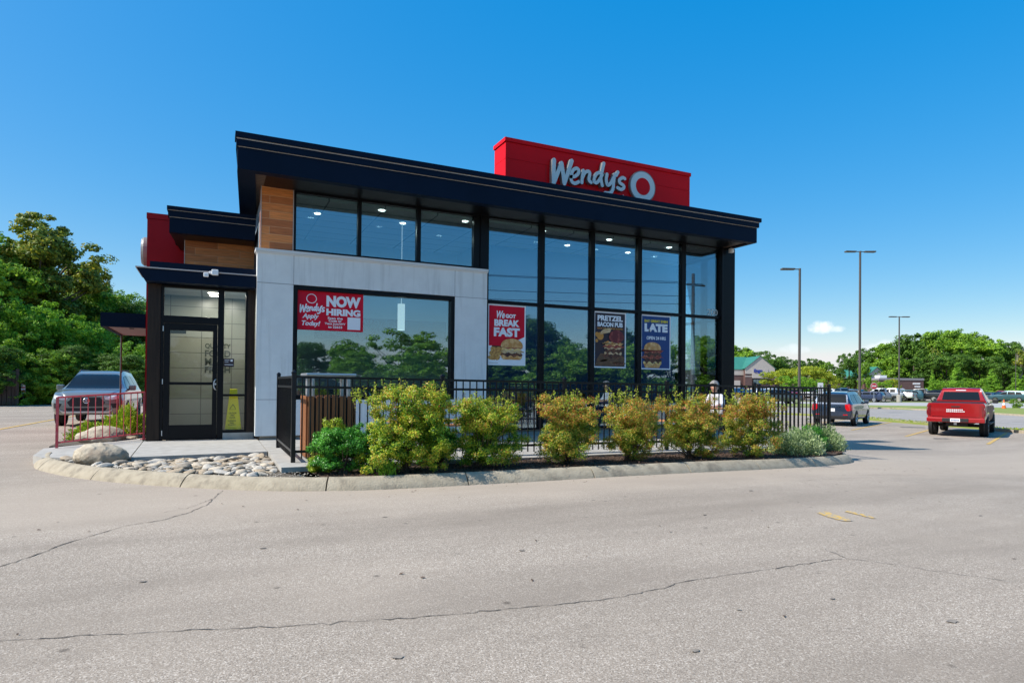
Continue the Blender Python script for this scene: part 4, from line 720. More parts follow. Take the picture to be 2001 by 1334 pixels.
def shell(name, m, keep, off):
    me = body.data.copy(); bm = bmesh.new(); bm.from_mesh(me); bm.normal_update()
    bmesh.ops.delete(bm, geom=[f for f in bm.faces if not keep(f.calc_center_median())], context='FACES')
    for v in bm.verts: v.co += v.normal*off
    bm.to_mesh(me); bm.free(); me.materials.clear(); me.materials.append(m); return link(name, me, pe)
shell('shirt', M['shirt'], lambda c: c.z > .50 and c.z < 1.07 and c.x > -.24, .014)
shell('trousers', M['denim'], lambda c: c.z < .60 and c.z > .09 and not (c.z > .60), .016)
shell('shoes', M['black'], lambda c: c.z < .09, .012)
b = B()
for i, (yy, L) in enumerate(((-.032, .055), (-.011, .065), (.011, .06), (.032, .048))):
    for s in (-1, 1): b.tube([(-.475, s*.16+yy, .785), (-.475-L*.6, s*.16+yy*1.1, .785), (-.475-L, s*.16+yy*1.1, .768)], [.011, .010, .007], 6)
for s in (-1, 1): b.tube([(-.445, s*.16-s*.03, .785), (-.47, s*.16-s*.058, .78), (-.50, s*.16-s*.062, .775)], [.012, .011, .008], 6)
build('fingers', b, M['skin'], pe, local=True, smooth=True)
me = bpy.data.meshes.new('hair'); bm = bmesh.new(); bmesh.ops.create_icosphere(bm, subdivisions=4, radius=.118)
rr = random.Random(3)
for v in bm.verts: v.co = Vector((v.co.x*1.05, v.co.y*.92, v.co.z*1.05))*(1+.05*math.sin(v.co.y*90)+rr.uniform(-.02, .02))
bmesh.ops.delete(bm, geom=[f for f in bm.faces if f.calc_center_median().x < -.045 and f.calc_center_median().z < .045], context='FACES')
bm.to_mesh(me); bm.free(); me.materials.append(M['hair']); me.shade_smooth(); ho = link('hair', me, pe, (-.145, 0, 1.265))
b = B().lathe([(.001, -.012), (.012, -.008), (.014, 0)], (-.262, 0, 1.225), 'x', n=8); build('nose', b, M['skin'], pe, local=True, smooth=True)
build('eyes', B().lathe([(.001, -.004), (.008, 0)], (-.236, -.032, 1.255), 'x', n=8).lathe([(.001, -.004), (.008, 0)], (-.236, .032, 1.255), 'x', n=8), M['black'], pe, local=True)
build('mouth', B().box(-.236, -.228, -.022, .022, 1.185, 1.192), mat('lips', (.35, .12, .1), .5), pe, local=True)
pe.rotation_euler[2] = 0.15
# ---------------------------------------------------------------- red handrail by the entrance
rl = thing('handrail', 'faded red metal railing at the left end of the entrance walk', 'railing', (-1.85, 14.15, .17))
A_, C_ = Vector((-2.50, 13.80, .10)), Vector((-1.20, 14.50, .19))
def lerpz(t, h): p = A_.lerp(C_, t); return (p.x, p.y, p.z+h)
for t in (0, 1):
    p = A_.lerp(C_, t); o = build('post', B().box(p.x-.02, p.x+.02, p.y-.02, p.y+.02, p.z, p.z+.95), M['redrail'], rl); build('foot_plate', B().box(p.x-.06, p.x+.06, p.y-.05, p.y+.05, p.z, p.z+.014), M['redrail'], o)
build('top_rail', B().tube([lerpz(0, .945), lerpz(1, .945)], .017, 4), M['redrail'], rl); build('bottom_rail', B().tube([lerpz(0, .13), lerpz(1, .13)], .015, 4), M['redrail'], rl)
for i in range(1, 12): build('baluster', B().tube([lerpz(i/12, .13), lerpz(i/12, .945)], .009, 6), M['redrail'], rl)
# ---------------------------------------------------------------- stones
def stone_mesh(seed, m, fx, fy, fz, rough=.10, sub=3, fine=0):
    bm = bmesh.new(); bmesh.ops.create_icosphere(bm, subdivisions=sub, radius=1); r = random.Random(seed); ph = [Vector((r.gauss(0, 1), r.gauss(0, 1), r.gauss(0, 1))) for _ in range(7)]; of = [r.uniform(0, 6) for _ in range(7)]
    for v in bm.verts:
        d = v.co.normalized(); k_ = 1+sum(rough*math.sin(d.dot(ph[i])*1.9+of[i])*(.7 if i < 4 else .35) for i in range(7)); k_ += fine*(.03*math.sin(d.x*9+2*d.z)*math.sin(d.y*11+1)+.018*math.sin(d.x*21+d.y*17)*math.sin(d.z*19+2)+.035*max(0, math.sin(d.y*3.1+d.x*5.3+1))**3); v.co = Vector((d.x*fx, d.y*fy, d.z*fz))*k_
    me = bpy.data.meshes.new('river_stone'); bm.to_mesh(me); bm.free(); me.materials.append(m); me.shade_smooth(); return me
SM = [stone_mesh(i, M['stone%d' % (1+i % 4)], 1, random.uniform(.55, .85), random.uniform(.20, .36), .15) for i in range(10)]
def inpoly(x, y, P):
    c = False
    for i in range(len(P)):
        (x1, y1), (x2, y2) = P[i], P[i-1]
        if (y1 > y) != (y2 > y) and x < (x2-x1)*(y-y1)/(y2-y1)+x1: c = not c
    return c
bed = [(-2.0, 11.62), (-1.45, 10.67), (-.5, 9.64), (.50, 8.85), (.80, 9.12), (.80, 11.12), (-1.05, 11.0), (-2.05, 11.9)]
pts = []; rs = random.Random(5); tries = 0
while len(pts) < 250 and tries < 30000:
    tries += 1; x, y = rs.uniform(-2.3, .9), rs.uniform(8.7, 12)
    if not inpoly(x, y, bed) or (x < -1.0 and y < 11.5 and (x+1.5)**2/.15+(y-11.12)**2/.08 < 1 and True): continue
    s_ = rs.uniform(.055, .13)*(1.25 if rs.random() < .15 else 1)
    if all((x-a)**2+(y-c)**2 > ((s_+r_)*.66)**2 for a, c, r_ in pts): pts.append((x, y, s_))
for i, (x, y, s_) in enumerate(pts):
    o = link('river_stone', SM[rs.randrange(10)], None, (x, y, .125+s_*.22)); o.scale = (s_, s_, s_*rs.uniform(.8, 1.3)); o.rotation_euler = (rs.uniform(-.25, .25), rs.uniform(-.25, .25), rs.uniform(0, 6.28))
    tag(o, 'flat rounded river stone lying loose in the rock bed before the entrance walk', 'stone', 'river stones in the rock bed')
for i in range(42):
    x, y = rs.uniform(-2.3, -1.25), rs.uniform(14.75, 15.6); s_ = rs.uniform(.07, .15); o = link('river_stone', SM[rs.randrange(10)], None, (x, y, .16+s_*.2)); o.scale = (s_,)*3; o.rotation_euler = (0, 0, rs.uniform(0, 6))
    tag(o, 'rounded river stone in the bed behind the red railing', 'stone', 'river stones behind the railing')
o = link('boulder', stone_mesh(21, M['boulder'], .37, .26, .20, .075, 5, 1), None, (-1.50, 11.12, .22)); o.rotation_euler = (0, .08, -.55); tag(o, 'large pale boulder at the left end of the river stones', 'boulder')
o = link('boulder', stone_mesh(33, M['boulder'], .42, .30, .19, .075, 5, 1), None, (-1.95, 14.75, .26)); o.rotation_euler = (0, 0, -.2); tag(o, 'flat buff boulder behind the red railing', 'boulder')
# ---------------------------------------------------------------- foliage
def leaves_mesh(name, P, D, size, aspect, m, rng, droop=.0, fold=.25):
    """one small folded leaf blade per point; D = rough outward direction"""
    n = len(P); D = D+rng.normal(0, .55, (n, 3)); D /= np.linalg.norm(D, axis=1)[:, None]+1e-9
    T = np.cross(D, rng.normal(0, 1, (n, 3))); T /= np.linalg.norm(T, axis=1)[:, None]+1e-9; T[:, 2] -= droop; T /= np.linalg.norm(T, axis=1)[:, None]
    Bn = np.cross(D, T); Bn /= np.linalg.norm(Bn, axis=1)[:, None]+1e-9; s = size*rng.uniform(.6, 1.3, (n, 1))
    a = P-T*s*.5; c = P+T*s*.5; q = P+Bn*s*aspect*.5+D*s*fold*.3; r = P-Bn*s*aspect*.5+D*s*fold*.3
    V = np.stack([a, q, c, r], 1).reshape(-1, 3); me = bpy.data.meshes.new(name); me.vertices.add(4*n); me.vertices.foreach_set('co', V.astype(np.float32).ravel())
    me.loops.add(4*n); me.loops.foreach_set('vertex_index', np.arange(4*n)); me.polygons.add(n); me.polygons.foreach_set('loop_start', np.arange(0, 4*n, 4)); me.polygons.foreach_set('loop_total', np.full(n, 4))
    me.materials.append(m); me.update(calc_edges=True); return me
def crown_points(rng, n, blobs, clumps, cr, shellness=.55):
    """leaf points gathered in clumps spread through a set of ellipsoids (cx,cy,cz,rx,ry,rz)"""
    w_ = np.array([b_[3]*b_[4]*b_[5] for b_ in blobs])**.67; w_ /= w_.sum(); C = []; O = []
    for i in rng.choice(len(blobs), clumps, p=w_):
        cx, cy, cz, rx, ry, rz = blobs[i]; d = rng.normal(0, 1, 3); d /= np.linalg.norm(d); rr_ = rng.uniform(shellness, 1)**.5; C.append((cx+d[0]*rx*rr_, cy+d[1]*ry*rr_, cz+d[2]*rz*rr_)); O.append(d)
    C = np.array(C); O = np.array(O); k = rng.integers(0, clumps, n); sz = cr*rng.uniform(.5, 1.25, clumps)[k][:, None]
    d = rng.normal(0, 1, (n, 3)); d /= np.linalg.norm(d, axis=1)[:, None]; rad = rng.uniform(.25, 1, n)[:, None]**.6
    P = C[k]+d*sz*rad*np.array([1, 1, .62]); Dn = d*.7+O[k]*.6+np.array([0, 0, .35]); return P, Dn, C
def trunk_mesh(name, rng, C, m, h0=.30, r=.022, k=14, top=.72):
    b = B(); tp = [(0, 0, -.02), (.008, 0, h0*.5), (-.006, .006, h0), (.004, 0, top)]; b.tube(crom(tp, 3), list(np.linspace(r*1.25, r*.35, 10)), 8)
    for c in C[rng.choice(len(C), min(k, len(C)), replace=False)]:
        z0 = rng.uniform(h0*.75, min(top*.9, max(h0, c[2]-.04))); p0 = Vector((0, 0, z0)); p3 = Vector(c); mid = p0.lerp(p3, .5)+Vector((rng.normal(0, .02), rng.normal(0, .02), -.01))
        b.tube([p0, mid, p3], [r*.5, r*.3, r*.10], 5, cap=False)
    me = bpy.data.meshes.new(name); me.from_pydata(b.v, [], b.f); me.materials.append(m); me.shade_smooth(); return me
TV = {}
def variant(key, seed, blobs, n, clumps, cr, size, m, h0=.3, r=.022, k=14, top=.72, droop=.0, aspect=.62, bark='bark'):
    rng = np.random.default_rng(seed); P, D, C = crown_points(rng, n, blobs, clumps, cr); P[:, 2] = np.abs(P[:, 2])
    TV[key] = (leaves_mesh('crown', P, D, size, aspect, M[m], rng, droop), trunk_mesh('trunk', rng, C, M[bark], h0, r, k, top))
def rblobs(seed, k, cx, cz, rx, rz, br):
    r = random.Random(seed); out = []
    for _ in range(k):
        a = r.uniform(0, 6.28); q = r.uniform(.15, 1)**.6; z = r.uniform(-1, 1); w_ = math.sqrt(max(.05, 1-z*z)); out.append((math.cos(a)*rx*q*w_, math.sin(a)*rx*q*w_, cz+z*rz, br*r.uniform(.7, 1.25), br*r.uniform(.7, 1.25), br*r.uniform(.6, .95)))
    return out
variant('tall', 1, rblobs(1, 15, 0, .66, .20, .27, .105), 30000, 330, .042, .0175, 'L_tall', .34, .016, 26, .8)
variant('oak', 2, rblobs(2, 17, 0, .60, .30, .30, .145), 32000, 360, .055, .019, 'L_mid', .26, .02, 20)
variant('dark', 3, rblobs(3, 17, 0, .58, .30, .32, .14), 30000, 360, .055, .019, 'L_dark', .22, .02, 20)
variant('bright', 4, rblobs(4, 18, 0, .50, .40, .40, .19), 34000, 420, .062, .022, 'L_bright', .12, .016, 16, .6)
variant('bright2', 14, rblobs(44, 18, 0, .48, .42, .42, .18), 34000, 420, .060, .022, 'L_mid', .12, .016, 16, .6)
variant('faroak', 5, rblobs(5, 20, 0, .56, .33, .34, .15), 15000, 300, .060, .030, 'L_dark', .2, .02, 10)
variant('faroak2', 6, rblobs(6, 20, 0, .56, .36, .34, .15), 15000, 300, .060, .030, 'L_mid', .2, .02, 10)
variant('cone', 7, [(0, 0, .16+.105*i, .34-.042*i, .34-.042*i, .10) for i in range(8)], 13000, 260, .055, .028, 'L_bright', .1, .02, 8)
variant('flat', 8, [(random.uniform(-.45, .45), random.uniform(-.45, .45), random.uniform(.45, .82), .26, .26, .07) for _ in range(17)], 16000, 260, .06, .030, 'L_yellow', .35, .02, 16, .7)
variant('flatg', 9, [(random.uniform(-.42, .42), random.uniform(-.42, .42), random.uniform(.40, .85), .26, .26, .09) for _ in range(17)], 16000, 260, .06, .030, 'L_bright', .35, .02, 16, .7)
variant('bare', 10, rblobs(10, 6, 0, .6, .25, .3, .10), 2600, 60, .05, .028, 'L_tall', .3, .018, 40, .85, bark='palebark')
SY, CY = math.sin(YAW), math.cos(YAW)
def site(px, d):
    """surveyed ground position: bearing (as picture column) and distance along the optical axis"""
    u = (px-1000.5)/1229.6; return (d*(SY+u*CY), d*(CY-u*SY))
def tree(px, d, h, key, lab, wx=1., name='tree', cat='tree', group=None, rz=None, z=None):
    if d > 80: h *= 1.06
    if d > 139: wx *= .78
    x, y = site(px, d); t = thing(name, lab, cat, (x, y, G(x) if z is None else z), group, random.uniform(0, 6.28) if rz is None else rz)
    t.scale = (h*wx, h*wx, h)
    link('crown', TV[key][0], t); link('trunk', TV[key][1], t); return t
# left side: tall trees over dense shrubs
for px, d, h, key, wx, lab in ((92, 44, 12.9, 'tall', 1.12, 'tallest olive green tree with a ragged crown at the left edge'), (20, 42, 11.0, 'tall', 1.2, 'olive yellow tree left of the tallest tree'), (-60, 40, 11.5, 'oak', 1.2, 'broad tree at the far left behind the board enclosure'),
    (160, 50, 10.3, 'oak', 1.0, 'rounded tree right of the tallest tree'), (196, 54, 10.2, 'tall', 1.05, 'slim tree between the rounded trees'), (238, 52, 8.9, 'oak', .9, 'mid green tree left of the red side wall'), (285, 50, 8.0, 'dark', 1.0, 'dark tree half behind the red side wall'), (330, 55, 8.0, 'dark', 1.0, 'dark tree behind the entrance canopy'),
    (120, 47, 8.2, 'dark', 1.3, 'dark crown below the tallest tree'), (55, 48, 8.6, 'dark', 1.3, 'dark crown below the olive yellow tree')): tree(px, d, h, key, lab, wx)
for px, d, h, key, wx, lab in ((15, 37, 6.6, 'bright', .95, 'bright green bushy tree at the left edge behind the lot'), (75, 39, 6.0, 'bright', 1.05, 'bright green bushy tree below the tallest tree'), (-50, 36, 6.5, 'bright2', 1.0, 'mid green bushy tree at the far left behind the boards'), (128, 41, 5.6, 'bright2', 1.0, 'mid green bushy tree left of the silver car roof'), (180, 43, 5.6, 'bright', .95, 'bright bushy tree above the silver car roof'),
    (225, 42, 4.6, 'bright2', 1.0, 'bushy tree below the drive-through canopy'), (268, 40, 3.9, 'bright', 1.0, 'bright bushy tree beside the red side wall'), (315, 42, 4.5, 'bright2', 1.0, 'bushy tree hidden partly by the entrance'), (205, 47, 7.3, 'flat', .28, 'small yellow tree top above the drive-through canopy'),
    (40, 34.5, 3.4, 'bright2', 1.1, 'low dark green bush behind the board enclosure'), (100, 36, 3.4, 'bright2', 1.2, 'low dark green bush beside the drive-through lane'), (150, 37, 3.6, 'dark', 1.3, 'low dark bush behind the silver car'), (210, 38, 3.2, 'dark', 1.3, 'low dark bush to the right behind the silver car'), (262, 36, 3.0, 'dark', 1.3, 'low dark bush beside the downpipe'), (-10, 33, 3.4, 'dark', 1.3, 'low dark bush at the left edge of the lot')): tree(px, d, h, key, lab, wx, 'bushy_tree', 'tree')
# right side: wood and planted trees of the store lot
for i, (px, d, top, key, wx, lab) in enumerate(((1440, 190, 676, 'faroak2', 1.3, 'tree behind the green gable roof, left of its peak'), (1467, 190, 678, 'faroak', 1.3, 'tree directly behind the green gable peak'), (1512, 185, 688, 'faroak', 1.2, 'dark tree just right of the green gable'), (1548, 190, 697, 'faroak', 1.1, 'dark tree between the green gable and the nearest light pole'), (1578, 190, 695, 'faroak', 1.2, 'rounded tree right of the nearest light pole'), (1608, 190, 703, 'faroak2', 1.1, 'low tree right of the rounded one beyond the store'),
    (1640, 185, 707, 'faroak', 1.1, 'small dark tree left of the round isolated tree'), (1660, 150, 684, 'faroak', .85, 'round isolated dark tree left of the tall light pole'), (1712, 170, 672, 'faroak', 1.3, 'dark tree at the left end of the far wood'), (1738, 165, 668, 'faroak2', 1.3, 'green tree behind the small gable'), (1768, 160, 655, 'faroak', 1.2, 'tree right of the third light pole'), (1795, 158, 642, 'faroak', 1.15, 'tall dark tree in the left of the far wood'), (1830, 158, 645, 'faroak2', 1.2, 'bright crowned tree in the middle of the far wood'),
    (1868, 160, 642, 'faroak2', 1.2, 'highest mid green tree of the far wood'), (1905, 158, 647, 'faroak2', 1.15, 'mid green tree right of the highest one'), (1940, 160, 655, 'faroak', 1.2, 'dark tree toward the right of the far wood'), (1975, 158, 662, 'faroak', 1.2, 'dark tree near the right edge of the far wood'), (2010, 155, 680, 'faroak2', 1.2, 'tree at the right edge of the far wood'), (1822, 148, 668, 'bare', .9, 'half bare pale branched tree in front of the far wood'), (1988, 140, 668, 'bare', 1.0, 'half bare pale tree at the right edge'),
    (1850, 145, 680, 'faroak', 1.3, 'lower dark tree in front of the far wood centre'), (1915, 146, 684, 'faroak', 1.4, 'lower dark tree in front of the far wood right'), (1785, 148, 690, 'faroak', 1.4, 'lower tree above the brick box building'), (1745, 150, 690, 'faroak2', 1.2, 'lower tree behind the small gable'), (1960, 140, 700, 'faroak', 1.4, 'lower dark tree near the right edge'))):
    tree(px, d, (753-top)/1229.6*d+1.9, key, lab, wx)
for px, d, top, key, wx, lab in ((1530, 98, 712, 'flat', .95, 'yellow green spreading tree in front of the brick store'), (1572, 92, 704, 'flat', 1.0, 'yellow green spreading tree behind the nearest light pole'), (1608, 96, 716, 'flat', .7, 'yellow green spreading tree behind the white sign'), (1552, 84, 728, 'flatg', .95, 'lower green tree left of the nearest light pole'), (1590, 86, 734, 'flatg', .8, 'lower green tree between the pole and the white sign'), (1632, 100, 728, 'flat', .4, 'yellow tree tip right of the white sign'),
    (1690, 88, 706, 'faroak2', .46, 'dense green tree just right of the tall light pole'), (1726, 98, 736, 'flatg', .7, 'open green tree behind the stop sign'), (1744, 104, 730, 'flat', .5, 'yellow tree in front of the small gable'), (1822, 112, 718, 'cone', .5, 'small yellow green tree at the brick box corner'), (1846, 112, 736, 'flatg', .6, 'olive spreading tree right of the brick box'), (1870, 120, 705, 'cone', .85, 'pointed bright green tree left of centre above the red pickup'), (1848, 110, 735, 'flatg', 1.1, 'wide low olive tree above the red pickup'), (1938, 120, 716, 'cone', 1.0, 'rounded green tree right of the pickup roof'), (1985, 118, 722, 'cone', 1.1, 'bright green tree at the right edge behind the cone'), (1905, 116, 730, 'flatg', .7, 'thin autumnal tree above the pickup roof')):
    tree(px, d, (753-top)/1229.6*d+1.9, key, lab, wx)
for px, d, h, lab in ((1985, 62, 1.05, 'round olive shrub right of the orange cone'), (2012, 62, 1.0, 'round olive shrub at the right edge of the picture')): tree(px, d, h, 'bright2', lab, 1.2, 'shrub', 'shrub')
for i in range(13):
    x, y = site(1690+27*i, 152+(i*37 % 17)); t = thing('tree', 'low leafy understory tree filling the foot of the far wood', 'tree', (x, y, G(x)-.6), 'understory trees of the far wood', i*1.1); h = 7.5+(i*53 % 30)/10; t.scale = (h*1.25, h*1.25, h)
    link('crown', TV['bright2' if i % 2 else 'bright'][0], t); link('trunk', TV['bright2'][1], t)
# trees behind the camera, seen in the window glass
rt = random.Random(12)
for i in range(42):
    x = -46+5.6*(i if i > 33 else i % 18)+rt.uniform(-1, 1)+(2.8 if i > 17 else 0); y = (-37 if i > 17 else -43)+rt.uniform(-3, 3)-(5 if x < 12 else 0); h = (6.5 if x < 12 else 8.5 if x < 30 else 11)*rt.uniform(.8, 1.2)*(.6 if i > 17 else 1); key = rt.choice(['dark', 'bright2', 'bright2', 'oak']); wx = 1.5
    if i > 33: x = 45+(i-34)*3.8; y = -33+(i-34)*1.5; h = 8 if i < 38 else 5.5
    t = thing('tree', 'tree across the lot seen only as a reflection in the restaurant windows', 'tree', (x, y, G(x)-.9), 'trees reflected in the windows', i*1.3); t.scale = (h*wx, h*wx, h*1.1)
    link('crown', TV[key][0], t); link('trunk', TV[key][1], t)
up = thing('utility_pole', 'wooden utility pole with wires, reflected in the right end of the glass wall', 'pole', (32.5, -9.5, G(30)))
build('pole', B().tube([(32.5, -9.5, -.5), (32.5, -9.5, 9.8)], [.17, .12], 10), M['utility'], up); build('crossarm', B().box(31.4, 33.6, -9.58, -9.42, 8.9, 9.02), M['utility'], up)
b = B()
for q, (zz, ex) in enumerate(((9.1, 31.5), (9.1, 33.5), (8.1, 32.5), (7.5, 32.5))): b.tube([(ex+(-60-ex)*t_, -9.5-14*t_, zz+(1.5)*t_-3.2*4*t_*(1-t_)*.35) for t_ in np.linspace(0, 1, 14)], .018, 4)
build('wires', b, M['black'], up)
# ---------------------------------------------------------------- shrubs in the beds
def shrub(name, lab, x, y, z, rx, ry, h, key, n, size, seed, spikes=6, cat='shrub', group=None, aspect=.45, clumps=150, cr=.085, tips=None):
    rng = np.random.default_rng(seed); t = thing(name, lab, cat, (x, y, z), group)
    bl = []; size *= .80; n = int(n*2.1)
    if name == 'shrub': rx *= 1.06; ry *= 1.1; h *= .97
    for _ in range(18):
        a = rng.uniform(0, 6.28); q = rng.uniform(.1, .62); zz = rng.uniform(.30, .80)*h; bl.append((math.cos(a)*rx*q, math.sin(a)*ry*q, zz, rx*.40, ry*.40, h*.20))
    for _ in range(4): a = rng.uniform(0, 6.28); bl.append((math.cos(a)*rx*.42, math.sin(a)*ry*.42, h*.20, rx*.42, ry*.42, h*.16))
    P, D, C = crown_points(rng, int(n*1.9), bl, int(clumps*1.5), cr, .25); P += rng.normal(0, cr*.20, P.shape); P[:, 2] = np.clip(P[:, 2], .02, None)
    b = B(); SP = []; SD = []
    for c in C[rng.choice(len(C), 26)]: b.tube([(rng.normal(0, .04), rng.normal(0, .04), 0), (c[0]*.45, c[1]*.45, c[2]*.45), tuple(c)], [.009, .007, .003], 5, cap=False)
    for _ in range(spikes):
        a = rng.uniform(0, 6.28); q = rng.uniform(.1, .8); p0 = np.array([math.cos(a)*rx*q, math.sin(a)*ry*q, h*rng.uniform(.72, .86)]); L = h*rng.uniform(.10, .27); d = np.array([math.cos(a)*.35*q+rng.normal(0, .12), math.sin(a)*.3*q, 1.]); d /= np.linalg.norm(d)
        b.tube([tuple(p0), tuple(p0+d*L)], [.005, .002], 4)
        for k_ in range(30):
            s_ = rng.uniform(.0, 1); SP.append(p0+d*L*s_+rng.normal(0, .016, 3)); e = rng.normal(0, 1, 3); SD.append(e/np.linalg.norm(e)*.5)
    build('stems', b, M['stem'], t, local=True)
    sz = np.full(len(P), size)
    if SP: P = np.concatenate([P, SP]); D = np.concatenate([D, SD]); sz = np.concatenate([sz, np.full(len(SP), size*1.35)])
    lm = leaves_mesh('leaves', P, D, sz[:, None], aspect, M[key], rng, 0); lm.materials.append(M[tips or 'L_tip']); mi = np.zeros(len(P), dtype=np.int32); mi[len(P)-len(SP):] = 1; lm.materials.append(M['L_rust']); far_ = (P[:, 2] > h*.60) & (rng.random(len(P)) < (.30 if key == 'L_shrub2' else .07)) & (mi == 0); mi[far_] = 2 if name == 'shrub' else 0; lm.polygons.foreach_set('material_index', mi); link('leaves', lm, t)
    return t
GS = 'yellow green shrubs in front of the patio fence'
shrub('shrub', 'largest shrub with tall shoots at the left end of the row by the bin', 2.44, 8.50, .13, .98, .56, 1.26, 'L_shrub', 21000, .036, 11, 26, group=GS, clumps=230)
shrub('shrub', 'second shrub of the row, left below the red poster', 3.62, 8.56, .13, .74, .54, 1.10, 'L_shrub', 15000, .033, 12, 22, group=GS, clumps=190)
shrub('shrub', 'rusty yellow shrub below the bare pane between red and dark posters', 5.08, 8.54, .12, .62, .54, 1.16, 'L_shrub2', 14000, .032, 13, 20, group=GS, clumps=190)
shrub('shrub', 'rusty green shrub with bare lower stems below the dark pretzel poster', 6.28, 8.60, .11, .64, .54, 1.18, 'L_shrub2', 12000, .032, 14, 20, group=GS, clumps=180)
shrub('shrub', 'reddish yellow shrub below the gap right of the navy poster', 7.60, 8.60, .09, .68, .54, 1.20, 'L_shrub2', 12500, .032, 15, 20, group=GS, clumps=190)
shrub('shrub', 'rightmost tall rusty shrub below the black corner column', 9.02, 8.60, .07, .72, .56, 1.22, 'L_shrub2', 12500, .033, 16, 22, group=GS, clumps=190)
shrub('boxwood', 'dark green rounded box bush in front of the slatted bin', 1.64, 8.66, .13, .52, .42, .72, 'L_box', 15000, .030, 17, 0, 'shrub', clumps=200, cr=.06)
shrub('low_shrub', 'small yellow edged green plant at the corner of the patio slab', 1.34, 8.78, .13, .21, .19, .30, 'L_lime', 3000, .030, 18, 3, 'plant', clumps=50, cr=.05)
shrub('low_shrub', 'dark green leafy bush filling between the first two tall shrubs', 3.12, 9.1, .13, .42, .30, .72, 'L_box', 7000, .032, 19, 2, 'shrub', clumps=120, cr=.07)
shrub('low_shrub', 'low dark green bush behind the silvery mounds at the right', 11.4, 9.35, .04, .62, .36, .58, 'L_box', 9000, .034, 20, 3, 'shrub', clumps=140, cr=.08)
shrub('low_shrub', 'small yellow plant sprig growing behind the box bush', 1.62, 9.32, .15, .25, .15, .70, 'L_lime', 900, .040, 27, 5, 'plant', clumps=20, cr=.07)
def mound(lab, x, y, z, rx, ry, h, seed, m='L_silver', n=7000, size=.05, name='mounded_plant'):
    rng = np.random.default_rng(seed); t = thing(name, lab, 'plant', (x, y, z)); u = rng.normal(0, 1, (n, 3)); u[:, 2] = np.abs(u[:, 2])*1.1; u /= np.linalg.norm(u, axis=1)[:, None]
    lump = 1+.13*np.sin(u[:, 0]*7+seed)+.10*np.sin(u[:, 1]*9+u[:, 2]*5)+.08*np.sin(u[:, 0]*17+u[:, 2]*13); r = (rng.uniform(.35, 1, n)**.5*lump)[:, None]; P = u*r*np.array([rx, ry, h])
    s = size*rng.uniform(.6, 1.4, n)[:, None]; T = u*.5+np.array([0, 0, .7])+rng.normal(0, .35, (n, 3)); T /= np.linalg.norm(T, axis=1)[:, None]; Bn = np.cross(T, rng.normal(0, 1, (n, 3))); Bn /= np.linalg.norm(Bn, axis=1)[:, None]
    V = np.stack([P-T*s*.4, P+Bn*s*.17, P+T*s*.6, P-Bn*s*.17], 1).reshape(-1, 3); me = bpy.data.meshes.new('leaves'); me.from_pydata(V.tolist(), [], [tuple(range(4*i, 4*i+4)) for i in range(n)]); me.materials.append(M[m]); link('leaves', me, t); return t
mound('silvery green mounded plant left of the rightmost one, at the bed edge', 10.5, 8.83, .04, .60, .45, .47, 31); mound('rightmost silvery green mounded plant at the tip of the bed', 12.0, 9.45, .0, .58, .45, .48, 32)
mound('bright lime green spreading shrub behind the red railing', -1.62, 15.9, .15, .50, .55, .62, 33, 'L_lime', 7000, .06); mound('bright lime green tuft at the left of the spreading shrub', -2.25, 15.5, .13, .40, .4, .34, 34, 'L_lime', 3500, .06)
mound('small green weed sprig at the kerb below the largest shrub', 2.10, 8.22, .13, .12, .10, .20, 35, 'L_bright', 260, .07)
# bark chips
rng = np.random.default_rng(9); n = 9000; X = rng.uniform(1.3, 12.6, n); Y = rng.uniform(8.0, 9.5, n)
Pc = np.array([(x, y, bedz(x)+rng.uniform(.004, .03)) for x, y in zip(X, Y) if inpoly(x, y, [(1.3, 8.32)]+inner[6:14]+[(12.6, 9.4), (1.1, 9.0)])])
o = link('bark_mulch', leaves_mesh('bark_mulch', Pc, np.tile([0, 0, 1.2], (len(Pc), 1)), .038, .35, M['chip'], rng)); tag(o, kind='stuff', label='brown bark mulch under the shrubs')
n = 5000; X = rng.uniform(-2.2, 1.3, n); Y = rng.uniform(8.3, 12, n); Pc = np.array([(x, y, .13+rng.uniform(0, .012)) for x, y in zip(X, Y) if inpoly(x, y, [(-2.16, 11.62), (-1.52, 10.57), (-.55, 9.52), (.60, 8.63), (1.30, 8.30), (1.30, 9.03), (.87, 9.05), (.87, 11.2), (-1.09, 11.08), (-2.3, 12.0)])])
o = link('gravel', leaves_mesh('gravel', Pc, np.tile([0, 0, 1.2], (len(Pc), 1)), .022, .8, M['stone2'], rng)); tag(o, kind='stuff', label='fine gravel between the river stones')
# grass blades on the near verges
def blades(pts, n, seed, h=.07):
    rng = np.random.default_rng(seed); a = np.array(pts); X = rng.uniform(a[:, 0].min(), a[:, 0].max(), n); Y = rng.uniform(a[:, 1].min(), a[:, 1].max(), n); P = np.array([(x, y, G(x)+.10+h*.3) for x, y in zip(X, Y) if inpoly(x, y, pts)])
    o = link('grass_blades', leaves_mesh('grass_blades', P, rng.normal(0, 1, (len(P), 3))*np.array([1, 1, .2]), h*2, .25, M['L_yellow'], rng)); tag(o, kind='stuff', label='short grass on the roadside verge')
blades([(30.5, 4), (32.5, 15.3), (33.8, 20.1), (35.5, 24.2), (36.7, 28.4), (35.6, 28.4), (34.6, 24.6), (33.0, 20.4), (31.6, 15.5), (29.6, 4)], 9000, 3)
